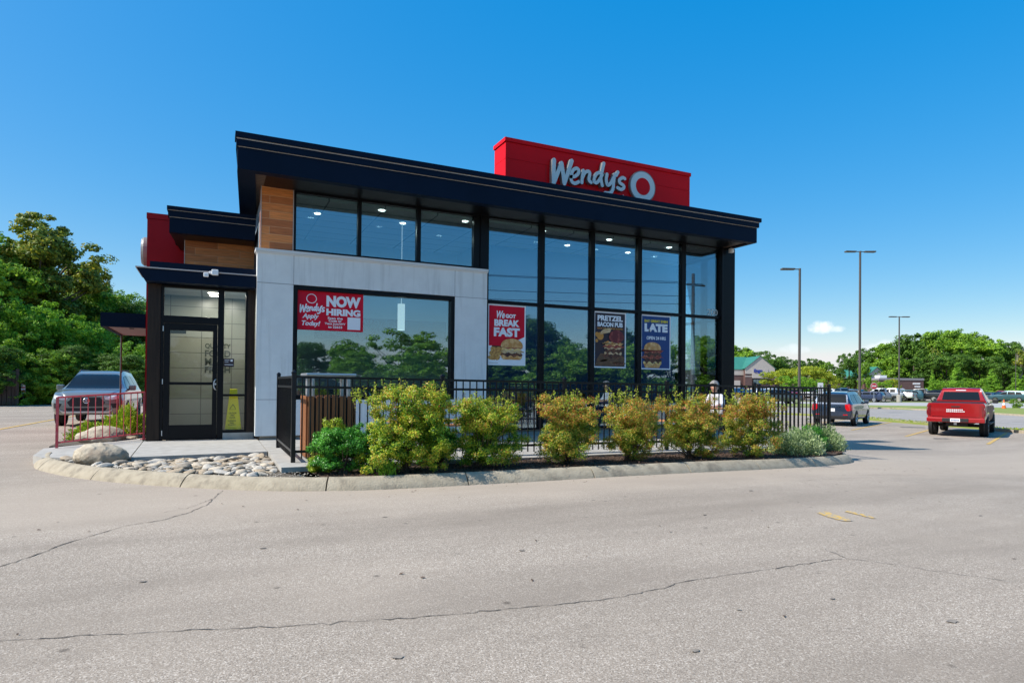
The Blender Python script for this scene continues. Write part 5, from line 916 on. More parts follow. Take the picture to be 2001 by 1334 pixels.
# ---------------------------------------------------------------- vehicles
def loft(st, ku=5, kv=4):
    """st: list of (x, zl, wl, zm, wm, zb, wb, zt, wt, ztop) -> body mesh data"""
    rows = []
    for (x, zl, wl, zm, wm, zb, wb, zt, wt, zc) in st:
        rows.append([(x, 0, zl), (x, wl*.85, zl), (x, wl, zl+.06), (x, wm, zm), (x, (wm+wb)/2+.004, (zm+zb)/2), (x, wb, zb), (x, wb-.03, zb+.03), (x, wt, zt), (x, wt*.86, zt+(zc-zt)*.72), (x, 0, zc)])
    R2 = [crom(r, kv) for r in rows]; cols = len(R2[0]); full = [crom([R2[i][j] for i in range(len(R2))], ku) for j in range(cols)]
    n = len(full[0]); b = B(); ring = []
    for i in range(n):
        half = [full[j][i] for j in range(cols)]; r = half+[(x, -y, z) for x, y, z in half[-2:0:-1]]; ring.append(r)
    m = len(ring[0])
    for r in ring: b.v += r
    b.f = [(i*m+j, i*m+(j+1) % m, (i+1)*m+(j+1) % m, (i+1)*m+j) for i in range(n-1) for j in range(m)]; b.m = [0]*len(b.f)
    for base, idx in ((0, 0), (n-1, n-1)):
        c = Vector((0, 0, 0))
        for v in ring[idx]: c += Vector(v)
        c /= m; b.v.append(tuple(c)); ci_ = len(b.v)-1
        for j in range(m): b.f.append((idx*m+j, idx*m+(j+1) % m, ci_)); b.m.append(0)
    return b
def patch(name, bvh, poly, axis, sign, m, par, off=.008, thick=.03, dens=.09):
    """a panel cut to a 2D outline and pressed onto the body along an axis"""
    bm = bmesh.new(); far = 6*sign
    mk = {'x': lambda a, c: (far, a, c), 'y': lambda a, c: (a, far, c), 'z': lambda a, c: (a, c, far)}[axis]; k = 'xyz'.index(axis)
    f = bm.faces.new([bm.verts.new(mk(*p)) for p in poly]); bmesh.ops.triangulate(bm, faces=[f])
    for _ in range(5):
        es = [e for e in bm.edges if e.calc_length() > dens]
        if not es: break
        bmesh.ops.subdivide_edges(bm, edges=es, cuts=1); bmesh.ops.triangulate(bm, faces=bm.faces[:])
    d = Vector((0, 0, 0)); d[k] = -sign; miss = []
    for v in bm.verts:
        h = bvh.ray_cast(v.co, d)
        if h[0] is None: h = bvh.find_nearest(v.co-d*0+Vector([0 if i != k else -far+sign*1.0 for i in range(3)]))
        co = v.co.copy(); co[k] = h[0][k]+sign*off; v.co = co
    r = bmesh.ops.extrude_face_region(bm, geom=bm.faces[:]); new = {g for g in r['geom'] if isinstance(g, bmesh.types.BMVert)}
    for v in bm.verts:
        if v not in new: v.co[k] -= sign*(thick)
    bmesh.ops.recalc_face_normals(bm, faces=bm.faces); me = bpy.data.meshes.new(name); bm.to_mesh(me); bm.free(); me.materials.append(m); me.shade_smooth(); me.set_sharp_from_angle(angle=R_(50)); return link(name, me, par)
def wheel(par, x, y, r, w_, rim, spokes=5):
    s = 1 if y > 0 else -1; y0, y1 = y-w_/2, y+w_/2; rr_ = r*.66
    t = link('wheel', None, par, (x, y, r))
    build('tyre', B().lathe([(rr_, -w_/2), (r*.93, -w_/2), (r*.985, -w_*.4), (r, -w_*.2), (r, w_*.2), (r*.985, w_*.4), (r*.93, w_/2), (rr_, w_/2), (rr_, -w_/2)], (0, 0, 0), 'y', n=32), M['tyre'], t, local=True, smooth='auto')
    b = B().lathe([(rr_*1.01, -w_*.45), (rr_*.93, -w_*.1 if False else 0), (rr_*1.01, w_*.45)], (0, 0, 0), 'y', n=28).lathe([(.001, s*w_*.30), (rr_*.25, s*w_*.30), (rr_*.27, s*w_*.15)], (0, 0, 0), 'y', n=16)
    b.lathe([(rr_*.9, s*w_*.47), (rr_*1.01, s*w_*.50), (rr_*1.01, s*w_*.3), (rr_*.9, s*w_*.3), (rr_*.9, s*w_*.47)], (0, 0, 0), 'y', n=28)
    for i in range(spokes):
        a = 2*PI*i/spokes
        for da in (-.16, .16): b.tube([(rr_*.18*math.cos(a), s*w_*.32, rr_*.18*math.sin(a)), (rr_*.95*math.cos(a+da), s*w_*.44, rr_*.95*math.sin(a+da))], [.030, .022], 6)
    build('rim', b, rim, t, local=True, smooth='auto'); build('brake', B().lathe([(.001, 0), (rr_*.85, 0), (rr_*.85, s*.02), (.001, s*.02)], (0, 0, 0), 'y', n=20), M['darkrim'], t, local=True)
def circ(cx, cz, r, n=22, a0=0, a1=360): return [(cx+r*math.cos(R_(a0+(a1-a0)*i/n)), cz+r*math.sin(R_(a0+(a1-a0)*i/n))) for i in range(n)]
def vehicle(name, lab, cat, loc, rz, st, pm, wx, wy, wr, ww=.22, rim=None, arch=None, spokes=5, local_only=True):
    t = thing(name, lab, cat, loc, None, rz); b = loft(st); bo = build('body', b, pm, t, local=True, smooth='auto'); me = bo.data
    bvh = BVHTree.FromPolygons([tuple(v.co) for v in me.vertices], [tuple(p.vertices) for p in me.polygons])
    for x in wx:
        for s in (-1, 1):
            patch('wheel_arch', bvh, circ(x, wr+.01, wr*1.16), 'y', s, arch or M['plastic'], t, .006, .05, .12); wheel(t, x, s*wy, wr, ww, rim or M['rim'], spokes)
    return t, bvh
def mirror_pts(p): return [(-a, c) for a, c in p]
def door_mirror(t, x, y, z, m):
    for s in (-1, 1):
        o = build('door_mirror', B().box(x-.06, x+.07, s*(y+.06)-.10, s*(y+.06)+.10, z, z+.17), m, t, local=True, bevel=.03); build('mirror_arm', B().tube([(x+.01, s*(y-.10), z+.02), (x, s*y, z+.05)], .02), M['plastic'], o, local=True)
def suv_front():
    st = [(-2.28, .5, .66, .68, .78, .98, .74, 1.02, .66, 1.05), (-2.24, .40, .78, .70, .86, 1.02, .82, 1.12, .70, 1.16), (-2.08, .36, .84, .72, .905, 1.04, .86, 1.42, .66, 1.46), (-1.86, .34, .86, .72, .92, 1.05, .88, 1.56, .62, 1.61), (-1.3, .32, .87, .70, .925, 1.05, .89, 1.61, .60, 1.66), (-.3, .30, .87, .70, .925, 1.05, .89, 1.64, .60, 1.69), (.25, .30, .87, .70, .925, 1.05, .89, 1.58, .60, 1.64), (.65, .30, .87, .70, .925, 1.06, .885, 1.42, .65, 1.46), (1.22, .32, .87, .72, .925, 1.06, .88, 1.12, .76, 1.13), (1.62, .34, .86, .72, .92, 1.02, .87, 1.06, .74, 1.10), (2.02, .36, .84, .70, .90, .96, .84, 1.00, .68, 1.04), (2.22, .36, .76, .66, .84, .90, .78, .93, .60, .97), (2.30, .42, .68, .62, .74, .86, .68, .88, .52, .90)]
    pm = paint('silver_grey_paint', (.20, .225, .215), .35, .3)
    x, y = -3.22, 24.3; t, bv = vehicle('parked_car', 'silver grey sport utility car facing the camera behind the red railing', 'car', (x, y, 0), -PI/2, st, pm, (-1.36, 1.33), .80, .35, .23, M['darkrim'])
    t.rotation_euler[2] = -PI/2-.03
    patch('windshield', bv, [(-.74, 1.12), (.74, 1.12), (.60, 1.52), (.50, 1.57), (-.50, 1.57), (-.60, 1.52)], 'x', 1, M['carglass'], t)
    for s in (-1, 1):
        for p in ([(1.0, 1.10), (.36, 1.48), (.05, 1.53), (.05, 1.10)], [(-.02, 1.10), (-.02, 1.53), (-.85, 1.53), (-.95, 1.10)], [(-1.02, 1.12), (-.92, 1.53), (-1.45, 1.50), (-1.75, 1.2)]): patch('side_window', bv, p, 'y', s, M['carglass'], t)
        hl = patch('headlight', bv, [(s*.80, .93), (s*.44, .88), (s*.47, .80), (s*.60, .79), (s*.80, .83)], 'x', 1, M['whitelens'], t, .012); build('lamp_bulb', B().lathe([(.001, .0), (.04, 0), (.04, -.03)], (2.17, s*.62, .85), 'x', n=14), M['chrome'], hl, local=True)
        patch('fog_light', bv, [(s*.80, .70), (s*.60, .68), (s*.66, .55), (s*.80, .55)], 'x', 1, M['plastic'], t, .010)
    gr = patch('grille', bv, [(-.34, .86), (.34, .86), (.47, .72), (.40, .60), (-.40, .60), (-.47, .72)], 'x', 1, M['plastic'], t, .018)
    b = B()
    for q in range(4): b.box(2.315, 2.325, -.40+.03*abs(q-1.5), .40-.03*abs(q-1.5), .62+.06*q, .632+.06*q)
    build('grille_bars', b, M['darkrim'], gr, local=True)
    build('emblem', B().lathe([(.055, -.006), (.072, .012), (.085, -.006)], (2.325, 0, .77), 'x', n=26).tube([(2.33, -.07, .775), (2.33, .07, .775)], .008).tube([(2.33, 0, .72), (2.33, 0, .82)], .009), M['chrome'], gr, local=True, smooth=True)
    patch('lower_grille', bv, [(-.52, .56), (.52, .56), (.46, .45), (-.46, .45)], 'x', 1, M['plastic'], t, .014)
    patch('skid_plate', bv, [(-.66, .52), (-.55, .46), (.55, .46), (.66, .52), (.58, .405), (-.58, .405)], 'x', 1, M['alu'], t, .03)
    for s in (-1, 1):
        b = B().tube([(.15, s*.57, 1.64), (.0, s*.58, 1.70), (-1.3, s*.58, 1.70), (-1.5, s*.57, 1.64)], .018, 8); build('roof_rail', b, M['plastic'], t, local=True, smooth=True)
    door_mirror(t, .72, .90, 1.06, pm); return t
suv_front()
SUVST = [(-2.38, .46, .62, .62, .76, .98, .74, 1.02, .68, 1.05), (-2.34, .36, .80, .66, .88, 1.04, .84, 1.12, .76, 1.15), (-2.2, .34, .86, .68, .915, 1.06, .88, 1.40, .69, 1.44), (-2.02, .32, .88, .68, .92, 1.06, .895, 1.56, .64, 1.61), (-1.4, .30, .88, .68, .92, 1.06, .90, 1.60, .62, 1.66), (-.3, .30, .88, .68, .92, 1.06, .90, 1.62, .62, 1.68), (.3, .30, .88, .68, .92, 1.06, .895, 1.57, .62, 1.63), (.72, .30, .88, .68, .92, 1.06, .89, 1.40, .67, 1.44), (1.3, .30, .88, .68, .92, 1.05, .88, 1.10, .76, 1.12), (1.75, .32, .86, .68, .91, .98, .86, 1.03, .72, 1.07), (2.15, .34, .82, .66, .88, .90, .82, .95, .66, .99), (2.33, .36, .72, .60, .78, .80, .74, .84, .56, .88), (2.38, .42, .62, .58, .68, .74, .62, .76, .48, .78)]
def suv_rear(name, lab, loc, rz, pm, detail=True):
    t, bv = vehicle(name, lab, 'car', loc, rz, SUVST, pm, (-1.42, 1.42), .82, .355, .22)
    patch('rear_window', bv, [(-.66, 1.14), (.66, 1.14), (.60, 1.50), (.52, 1.53), (-.52, 1.53), (-.60, 1.50)], 'x', -1, M['carglass'], t)
    patch('windshield', bv, [(-.74, 1.12), (.74, 1.12), (.60, 1.52), (-.60, 1.52)], 'x', 1, M['carglass'], t)
    for s in (-1, 1):
        for p in ([(1.05, 1.10), (.42, 1.47), (.10, 1.53), (.10, 1.10)], [(.03, 1.10), (.03, 1.54), (-.88, 1.54), (-.95, 1.10)], [(-1.02, 1.10), (-.95, 1.54), (-1.55, 1.52), (-1.85, 1.32), (-1.80, 1.12)]): patch('side_window', bv, p, 'y', s, M['carglass'], t)
        tl = patch('taillight', bv, [(s*.60, 1.06), (s*.84, 1.08), (s*.84, .76), (s*.70, .74), (s*.62, .86)], 'x', -1, M['redlens'], t, .014); build('lamp_bulb', B().lathe([(.001, 0), (.05, 0), (.05, .04)], (-2.37, s*.72, .99), 'x', n=14), M['whitelens'], tl, local=True)
        patch('taillight', bv, [(-2.33, 1.06), (-2.12, 1.04), (-2.16, .80), (-2.33, .76)], 'y', s, M['redlens'], t, .010)
        patch('headlight', bv, [(s*.40, .80), (s*.78, .86), (s*.78, .74), (s*.45, .70)], 'x', 1, M['whitelens'], t, .012)
        build('roof_rail', B().tube([(.2, s*.58, 1.63), (.05, s*.59, 1.71), (-1.5, s*.59, 1.71), (-1.7, s*.58, 1.64)], .016, 8), M['plastic'], t, local=True, smooth=True)
        patch('door_seam', bv, [(.065, .42), (.075, .42), (.075, 1.10), (.065, 1.10)], 'y', s, M['plastic'], t, .001, .01); patch('door_seam', bv, [(-.975, .45), (-.965, .45), (-.965, 1.10), (-.975, 1.10)], 'y', s, M['plastic'], t, .001, .01)
    patch('chrome_strip', bv, [(-.42, .96), (.42, .96), (.36, .91), (-.36, .91)], 'x', -1, M['chrome'], t, .014)
    pl = patch('licence_plate', bv, [(-.16, .86), (.16, .86), (.16, .71), (-.16, .71)], 'x', -1, M['white'], t, .012); patch('bumper_trim', bv, [(-.74, .50), (.74, .50), (.66, .38), (-.66, .38)], 'x', -1, M['plastic'], t, .03)
    for s in (-1, 1): patch('reflector', bv, [(s*.52, .58), (s*.72, .58), (s*.72, .54), (s*.52, .54)], 'x', -1, M['redlens'], t, .012)
    door_mirror(t, .80, .90, 1.06, pm); return t
hd = R_(24)
suv_rear('parked_car', 'blue grey sport utility car seen from behind beyond the right fence end', (29.35, 21.9, -.5), R_(25), paint('blue_grey_paint', (.022, .040, .075), .4, .35))
PKST = [(-2.72, .66, .78, .88, .90, 1.20, .88, 1.27, .84, 1.28), (-2.68, .60, .86, .88, .94, 1.24, .92, 1.30, .88, 1.31), (-2.3, .56, .90, .88, .955, 1.24, .93, 1.31, .88, 1.31), (-1.5, .54, .90, .86, .955, 1.24, .93, 1.31, .88, 1.31), (-.86, .52, .90, .84, .955, 1.24, .93, 1.31, .88, 1.31), (-.80, .52, .90, .84, .95, 1.22, .92, 1.40, .80, 1.44), (-.66, .52, .90, .84, .95, 1.22, .92, 1.80, .66, 1.86), (-.2, .50, .90, .84, .95, 1.22, .92, 1.82, .66, 1.89), (.5, .50, .90, .84, .95, 1.22, .92, 1.79, .66, 1.86), (.85, .50, .90, .84, .95, 1.22, .92, 1.66, .70, 1.72), (1.4, .50, .90, .84, .95, 1.20, .92, 1.28, .82, 1.32), (1.9, .50, .90, .84, .955, 1.16, .93, 1.24, .80, 1.30), (2.45, .52, .88, .84, .94, 1.10, .90, 1.18, .74, 1.24), (2.65, .56, .80, .82, .86, 1.04, .82, 1.08, .66, 1.12), (2.70, .62, .70, .80, .78, .98, .72, 1.00, .58, 1.02)]
def pickup():
    pm = paint('bright_red_paint', (.36, .004, .006), .25, .25); wrap = noisy(mat('side_graphics', (.16, .008, .008), .6), 2.2, (.22, .12, .05), .5, .56)
    L = (28.53, 15.70, -.5); t, bv = vehicle('pickup_truck', 'bright red pickup truck seen from behind, parked at the right', 'pickup truck', L, R_(24), PKST, pm, (-1.70, 1.72), .83, .41, .28, M['darkrim'], spokes=6)
    patch('rear_window', bv, [(-.64, 1.40), (.64, 1.40), (.58, 1.74), (-.58, 1.74)], 'x', -1, M['carglass'], t); patch('windshield', bv, [(-.74, 1.34), (.74, 1.34), (.60, 1.74), (-.60, 1.74)], 'x', 1, M['carglass'], t)
    patch('brake_light', bv, [(-.17, 1.815), (.17, 1.815), (.17, 1.785), (-.17, 1.785)], 'x', -1, M['whitelens'], t, .02)
    tg = patch('tailgate', bv, [(-.76, 1.26), (.76, 1.26), (.76, .78), (-.76, .78)], 'x', -1, pm, t, .020); patch('tailgate_handle', bv, [(-.15, 1.19), (.15, 1.19), (.13, 1.145), (-.13, 1.145)], 'x', -1, M['plastic'], t, .030)
    b = B(); rr_ = random.Random(4)
    for row, (z, n_) in enumerate(((1.045, 9), (.975, 10))):
        for q in range(n_): y_ = .27-.06*q; b.box(-2.752, -2.746, y_-.021, y_+.021, z-.016+rr_.uniform(-.004, .004), z+.022)
    build('tailgate_letters', b, M['white'], t, local=True)
    for s in (-1, 1):
        tl = patch('taillight', bv, [(s*.80, 1.22), (s*.935, 1.20), (s*.935, .84), (s*.82, .80)], 'x', -1, M['darklens'], t, .016); patch('taillight', bv, [(-2.70, 1.21), (-2.56, 1.20), (-2.60, .84), (-2.70, .82)], 'y', s, M['darklens'], t, .010); build('lamp_bulb', B().box(-2.735, -2.70, s*.87-.045, s*.87+.045, 1.05, 1.12), M['whitelens'], tl, local=True)
        for p in ([(1.15, 1.30), (.65, 1.70), (.22, 1.76), (.22, 1.30)], [(.15, 1.30), (.15, 1.76), (-.52, 1.74), (-.56, 1.30)]): patch('side_window', bv, p, 'y', s, M['carglass'], t)
        patch('side_graphics', bv, [(-2.5, 1.22), (-2.45, .75), (-2.2, .95), (-1.2, .95), (-1.1, .62), (1.1, .62), (1.25, .95), (2.2, 1.0), (2.2, 1.14), (-2.5, 1.22)][:-1], 'y', s, wrap, t, .003, .012); build('side_step', B().box(-1.05, 1.1, s*.90-.09, s*.90+.09, .44, .49), M['plastic'], t, local=True, bevel=.015)
    b = B().box(-2.86, -2.66, -.93, .93, .56, .74); build('bumper', b, pm, t, local=True, bevel=.035); build('bumper_insert', B().box(-2.875, -2.84, -.42, .42, .585, .725), M['plastic'], t, local=True, bevel=.01)
    pl = build('licence_plate', B().box(-2.888, -2.876, -.155, .155, .585, .715), M['white'], t, local=True); b = B()
    for q in range(6): b.box(-2.892, -2.889, -.12+.042*q, -.095+.042*q, .62, .675)
    build('plate_characters', b, M['printnavy'], pl, local=True); build('tow_hitch', B().box(-2.80, -2.5, -.05, .05, .47, .55), M['chrome'], t, local=True); build('underbody', B().box(-2.3, 2.2, -.35, .35, .38, .6).tube([(-1.7, -.75, .41), (-1.7, .75, .41)], .06), M['plastic'], t, local=True)
    build('tonneau', B().box(-2.62, -.86, -.80, .80, 1.315, 1.335), M['plastic'], t, local=True); door_mirror(t, .95, .98, 1.26, M['plastic']); return t
pickup()
# simplified cars for the far lot: body, glass and wheels in one small mesh
def far_car(kind):
    L = {'suv': (2.35, 1.68, .92), 'sedan': (2.35, 1.44, .90), 'truck': (2.8, 1.88, .96)}[kind]
    st = SUVST if kind == 'suv' else (PKST if kind == 'truck' else [(x, zl, wl, zm*.93, wm, .62+(zb-.62)*.74, wb, .62+(zt-.62)*.74, wt, .62+(zc-.62)*.74) for x, zl, wl, zm, wm, zb, wb, zt, wt, zc in SUVST])
    b = loft(st, 2, 2); me0 = bpy.data.meshes.new('x'); me0.from_pydata(b.v, [], b.f); bv = BVHTree.FromPolygons([Vector(v) for v in b.v], b.f); k = .74 if kind == 'sedan' else 1; f_ = lambda z: .62+(z-.62)*k
    hold = bpy.data.objects.new('h', None); S.collection.objects.link(hold)
    polys = [([(1.05, 1.10), (.42, 1.47), (.03, 1.53), (.03, 1.10)], 'y'), ([(-.04, 1.10), (-.04, 1.54), (-.88, 1.54), (-.95, 1.10)], 'y'), ([(-1.02, 1.10), (-.95, 1.54), (-1.55, 1.50), (-1.80, 1.12)], 'y')] if kind != 'truck' else [([(1.15, 1.30), (.65, 1.70), (.22, 1.76), (.22, 1.30)], 'y'), ([(.15, 1.30), (.15, 1.76), (-.52, 1.74), (-.56, 1.30)], 'y')]
    pz = [[(-.72, 1.12), (.72, 1.12), (.60, 1.50), (-.60, 1.50)]] if kind != 'truck' else [[(-.72, 1.36), (.72, 1.36), (.60, 1.74), (-.60, 1.74)]]
    parts = []
    for p, ax in polys:
        for s in (-1, 1): parts.append(patch('g', bv, [(a, f_(c)) for a, c in p], 'y', s, M['carglass'], hold, .012, .03, .5))
    for p in pz:
        for s in (-1, 1): parts.append(patch('g', bv, [(a, f_(c)) for a, c in p], 'x', s, M['carglass'], hold, .012, .03, .5))
    for o in parts: b.add([tuple(v.co) for v in o.data.vertices], [tuple(p.vertices) for p in o.data.polygons], 1)
    for s in (-1, 1):
        for q, (xx, mi) in enumerate(((-L[0]*.99, 4), (L[0]*.97, 3))): b.box(xx-.03, xx+.03, s*.66-.12, s*.66+.12, f_(.82), f_(.98), mi)
    r = .36 if kind != 'truck' else .41
    for x in (-1.42, 1.42) if kind != 'truck' else (-1.7, 1.72):
        for s in (-1, 1):
            y = s*(L[2]-.11); b.lathe([(.001, -.12), (r, -.12), (r, .12), (.001, .12)], (x, y, r), 'y', 18, 2); b.lathe([(.001, s*.125), (r*.62, s*.125), (r*.62, 0)], (x, y, r), 'y', 14, 3)
    for o in parts+[hold]: bpy.data.objects.remove(o)
    me = bpy.data.meshes.new('parked_car'); me.from_pydata(b.v, [], b.f); 
    for m_ in ('white', 'carglass', 'tyre', 'chrome', 'redlens'): me.materials.append(M[m_])
    me.polygons.foreach_set('material_index', b.m); bm = bmesh.new(); bm.from_mesh(me); bmesh.ops.recalc_face_normals(bm, faces=bm.faces); bm.to_mesh(me); bm.free(); me.shade_smooth(); me.set_sharp_from_angle(angle=R_(35)); return me
FC = {k: far_car(k) for k in ('suv', 'sedan', 'truck')}
CP = {'silver': paint('far_silver', (.42, .44, .46), .5), 'white': paint('far_white', (.72, .72, .74), 0), 'black': paint('far_black', (.012, .014, .018), .2), 'dark blue': paint('far_blue', (.015, .03, .08), .3), 'grey': paint('far_grey', (.13, .14, .15), .5), 'red': paint('far_red', (.32, .01, .015), .2), 'teal': paint('far_teal', (.03, .09, .11), .3)}
def lot_car(px, d, kind, colr, rz, where, z=None):
    x, y = site(px, d); o = link('parked_car', FC[kind], None, (x, y, G(x) if z is None else z)); o.rotation_euler[2] = rz; o.material_slots[0].link = 'OBJECT'; o.material_slots[0].material = CP[colr]
    tag(o, '%s %s %s' % (colr, {'suv': 'sport utility car', 'sedan': 'low saloon car', 'truck': 'pickup truck'}[kind], where), 'car', 'cars parked in the store lot')
F0, F1 = -YAW, -YAW-PI/2
lot_car(1524, 70, 'suv', 'grey', -YAW+.15, 'side on across the road, seen through the right fence panel')
names = ['first', 'second', 'third', 'fourth', 'fifth', 'sixth', 'seventh', 'eighth', 'ninth', 'tenth', 'eleventh', 'twelfth', 'thirteenth', 'fourteenth', 'fifteenth', 'sixteenth', 'seventeenth', 'eighteenth']
for i, (px, kd, cl) in enumerate(((1352, 'suv', 'teal'), (1374, 'sedan', 'white'), (1396, 'suv', 'dark blue'), (1418, 'sedan', 'silver'), (1446, 'suv', 'dark blue'), (1462, 'sedan', 'teal'), (1480, 'suv', 'silver'), (1497, 'sedan', 'dark blue'), (1513, 'suv', 'white'), (1530, 'sedan', 'white'), (1546, 'suv', 'red'), (1561, 'sedan', 'grey'), (1577, 'suv', 'white'), (1594, 'suv', 'dark blue'), (1611, 'sedan', 'silver'), (1628, 'suv', 'white'), (1645, 'truck', 'grey'), (1662, 'suv', 'silver'))):
    lot_car(px, 112+3*(i % 2), kd, cl, F1+.1*((i*7) % 3-1)+(PI if i % 3 == 0 else 0), '%s from left in the long far row behind the fence' % names[i])
for i, (px, d, kd, cl, rz) in enumerate(((1680, 92, 'suv', 'grey', F0+.7), (1688, 84, 'sedan', 'dark blue', F0+2.4), (1703, 86, 'sedan', 'grey', F0+2.6), (1722, 90, 'truck', 'silver', F0+2.5), (1745, 90, 'truck', 'white', F0+2.3), (1768, 92, 'suv', 'teal', F0+2.5), (1785, 96, 'suv', 'black', F0+.5), (1800, 92, 'truck', 'black', F0+2.4), (1822, 94, 'suv', 'black', F0+2.7), (1842, 100, 'sedan', 'grey', F0+.5))):
    lot_car(px, d, kd, cl, rz, '%s from left in the nearer lot row beyond the road' % names[i])
for i, (px, d, kd, cl) in enumerate(((1732, 112, 'suv', 'white'), (1755, 114, 'truck', 'white'), (1806, 116, 'suv', 'white'), (1828, 118, 'sedan', 'white'))): lot_car(px, d, kd, cl, F1, '%s from the left behind the nearer lot row' % names[i])
for i, (px, d, kd, cl) in enumerate(((1945, 98, 'sedan', 'grey'), (1958, 108, 'suv', 'red'), (1972, 92, 'suv', 'teal'), (1990, 104, 'suv', 'dark blue'), (2006, 96, 'suv', 'black'))): lot_car(px, d, kd, cl, F0+.4+i*.9, '%s from the left beyond the orange cone' % names[i])
suv_rear('parked_car', 'dark car behind the viewpoint seen only as a reflection in the large window', (4.8, -4.5, 0), R_(6), paint('black_paint', (.01, .012, .02), .3, .2))
# ---------------------------------------------------------------- far buildings
def local_box(b, x0, x1, y0, y1, z0, z1, mi=0): return b.box(x0, x1, y0, y1, z0, z1, mi)
gx, gy = site(1485, 150); ST = thing('store', 'brick and cream grocery store with a green gabled roof beyond the lot', 'building', (gx, gy, -.5), None, -YAW)
def lp(name, b, m, par=ST): return build(name, b, M[m] if isinstance(m, str) else m, par, local=True)
lp('wall', B().box(-3.5, 3.5, 0, 18, 0, 5.9), 'brick'); lp('brick_piers', B().box(-3.55, -1.9, -.1, 0, 0, 4.3).box(1.9, 3.55, -.1, 0, 0, 4.3), 'brick')
lp('gable', B().prism([(-3.5, -.12, 5.0), (3.5, -.12, 5.0), (3.5, -.12, 6.4), (0, -.12, 9.2), (-3.5, -.12, 6.4)], (0, .6, 0)), 'cream')
lp('cream_band', B().box(-1.9, 1.9, -.2, 0, 4.0, 6.1).box(-3.55, 3.55, -.14, -.02, 4.3, 4.5), 'cream')
lp('roof', B().prism([(-3.8, -.3, 6.28), (0, -.3, 9.32), (3.8, -.3, 6.28), (3.8, -.3, 6.2), (0, -.3, 9.22), (-3.8, -.3, 6.2)], (0, 20, 0)), 'greenroof')
lp('roof_left', B().prism([(-14, 1.0, 6.0), (-2.0, 1.0, 6.0), (0, 9, 9.3), (-8, 9, 9.3)], (0, 0, .12)), 'greenroof')
lp('wall_left', B().box(-16, -3.5, 1.2, 18, 0, 5.9), 'brick'); lp('cream_band', B().box(-16, -3.5, 1.1, 1.2, 4.7, 6.0).box(-6.1, -4.6, .2, 1.1, 0, 3.4), 'cream')
wf = lp('window', B().box(-1.75, 1.75, -.3, -.2, 2.5, 3.75), 'black'); b = B()
for q in range(5): b.box(-1.65+.67*q, -1.65+.67*q+.58, -.32, -.301, 2.6, 3.65)
build('pane', b, mat('far_glass', (.12, .17, .18), .1), wf, local=True); lp('lower_wall', B().box(-1.9, 1.9, -.25, 0, 0, 2.4), 'brick'); lp('canopy', B().box(-3.2, 3.2, -1.6, -.25, 1.2, 1.5), 'cream')
text('store_sign', 'Kroger', M['signblue'], ST, (-1.5, .45, 5.05, 6.2), -.25, bold=.05, depth=.05, local=True); text('store_sign', 'MARKETPLACE', M['signblue'], ST, (.15, 1.75, 4.72, 4.98), -.25, bold=.03, depth=.05, local=True)
lp('cart_canopy', B().box(-3.0, -2.0, -2.6, -1.6, 0, 1.9).box(-3.3, -1.7, -2.9, -1.4, 1.9, 2.1), 'cream')
gx, gy = site(1605, 158); S2 = thing('store_wing', 'long low brick wing of the store behind the yellow green trees', 'building', (gx, gy, -.5), None, -YAW)
lp('wall', B().box(-13, 15, 0, 20, 0, 4.2), 'brick', S2); lp('parapet', B().box(-13.1, 15.1, -.1, 20, 4.2, 4.7), 'greyroof', S2); lp('awning', B().box(2.6, 6.2, -2, 0, 1.6, 2.5), 'greyroof', S2); lp('cream_band', B().box(-13.05, 15.05, -.05, 0, 1.2, 1.5), 'cream', S2); lp('roof_unit', B().box(5.8, 8.2, 3, 6, 4.7, 5.5), 'white', S2)
gx, gy = site(1713, 150); S3 = thing('store_gable', 'smaller cream gable with green roof right of the tall light pole', 'building', (gx, gy, -.5), None, -YAW)
lp('wall', B().box(-2.6, 2.6, 0, 14, 0, 4.6), 'brick', S3); lp('gable', B().prism([(-2.6, -.1, 3.2), (2.6, -.1, 3.2), (2.6, -.1, 4.6), (0, -.1, 6.8), (-2.6, -.1, 4.6)], (0, .5, 0)), 'cream', S3); lp('roof', B().prism([(-3.1, -.4, 4.4), (0, -.4, 7.0), (3.1, -.4, 4.4), (3.1, -.4, 4.25), (0, -.4, 6.85), (-3.1, -.4, 4.25)], (0, 14, 0)), 'greenroof', S3); lp('roof_slope', B().prism([(-4.6, 1, 4.4), (-1.6, 1, 4.4), (0, 4, 7), (-2.6, 4, 7)], (0, 0, .1)), 'greenroof', S3); lp('sign', B().box(-1.2, 1.2, -.2, -.12, 4.0, 4.4), 'signblue', S3)
gx, gy = site(1775, 140); S4 = thing('shop', 'flat roofed brick shop with small white signs behind the third light pole', 'building', (gx, gy, -.5), None, -YAW)
lp('wall', B().box(-6.5, 3.4, 0, 12, 0, 3.7), 'brick', S4); lp('parapet', B().box(-6.6, 3.5, -.1, 12, 3.7, 4.15), 'greyroof', S4); lp('roof_unit', B().box(-4.6, -3, 3, 5, 4.15, 4.8), 'white', S4)
b = B()
for q in range(6): b.box(1.0+.28*q, 1.2+.28*q, -.08, -.02, 2.75, 3.15)
for q in range(5): b.box(1.4+.26*q, 1.6+.26*q, -.08, -.02, 2.15, 2.45)
lp('shop_sign', b, 'white', S4)
for q in range(3): lp('window', B().box(-5.5+1.6*q, -4.6+1.6*q, -.05, 0, .6, 1.6), 'white', S4)
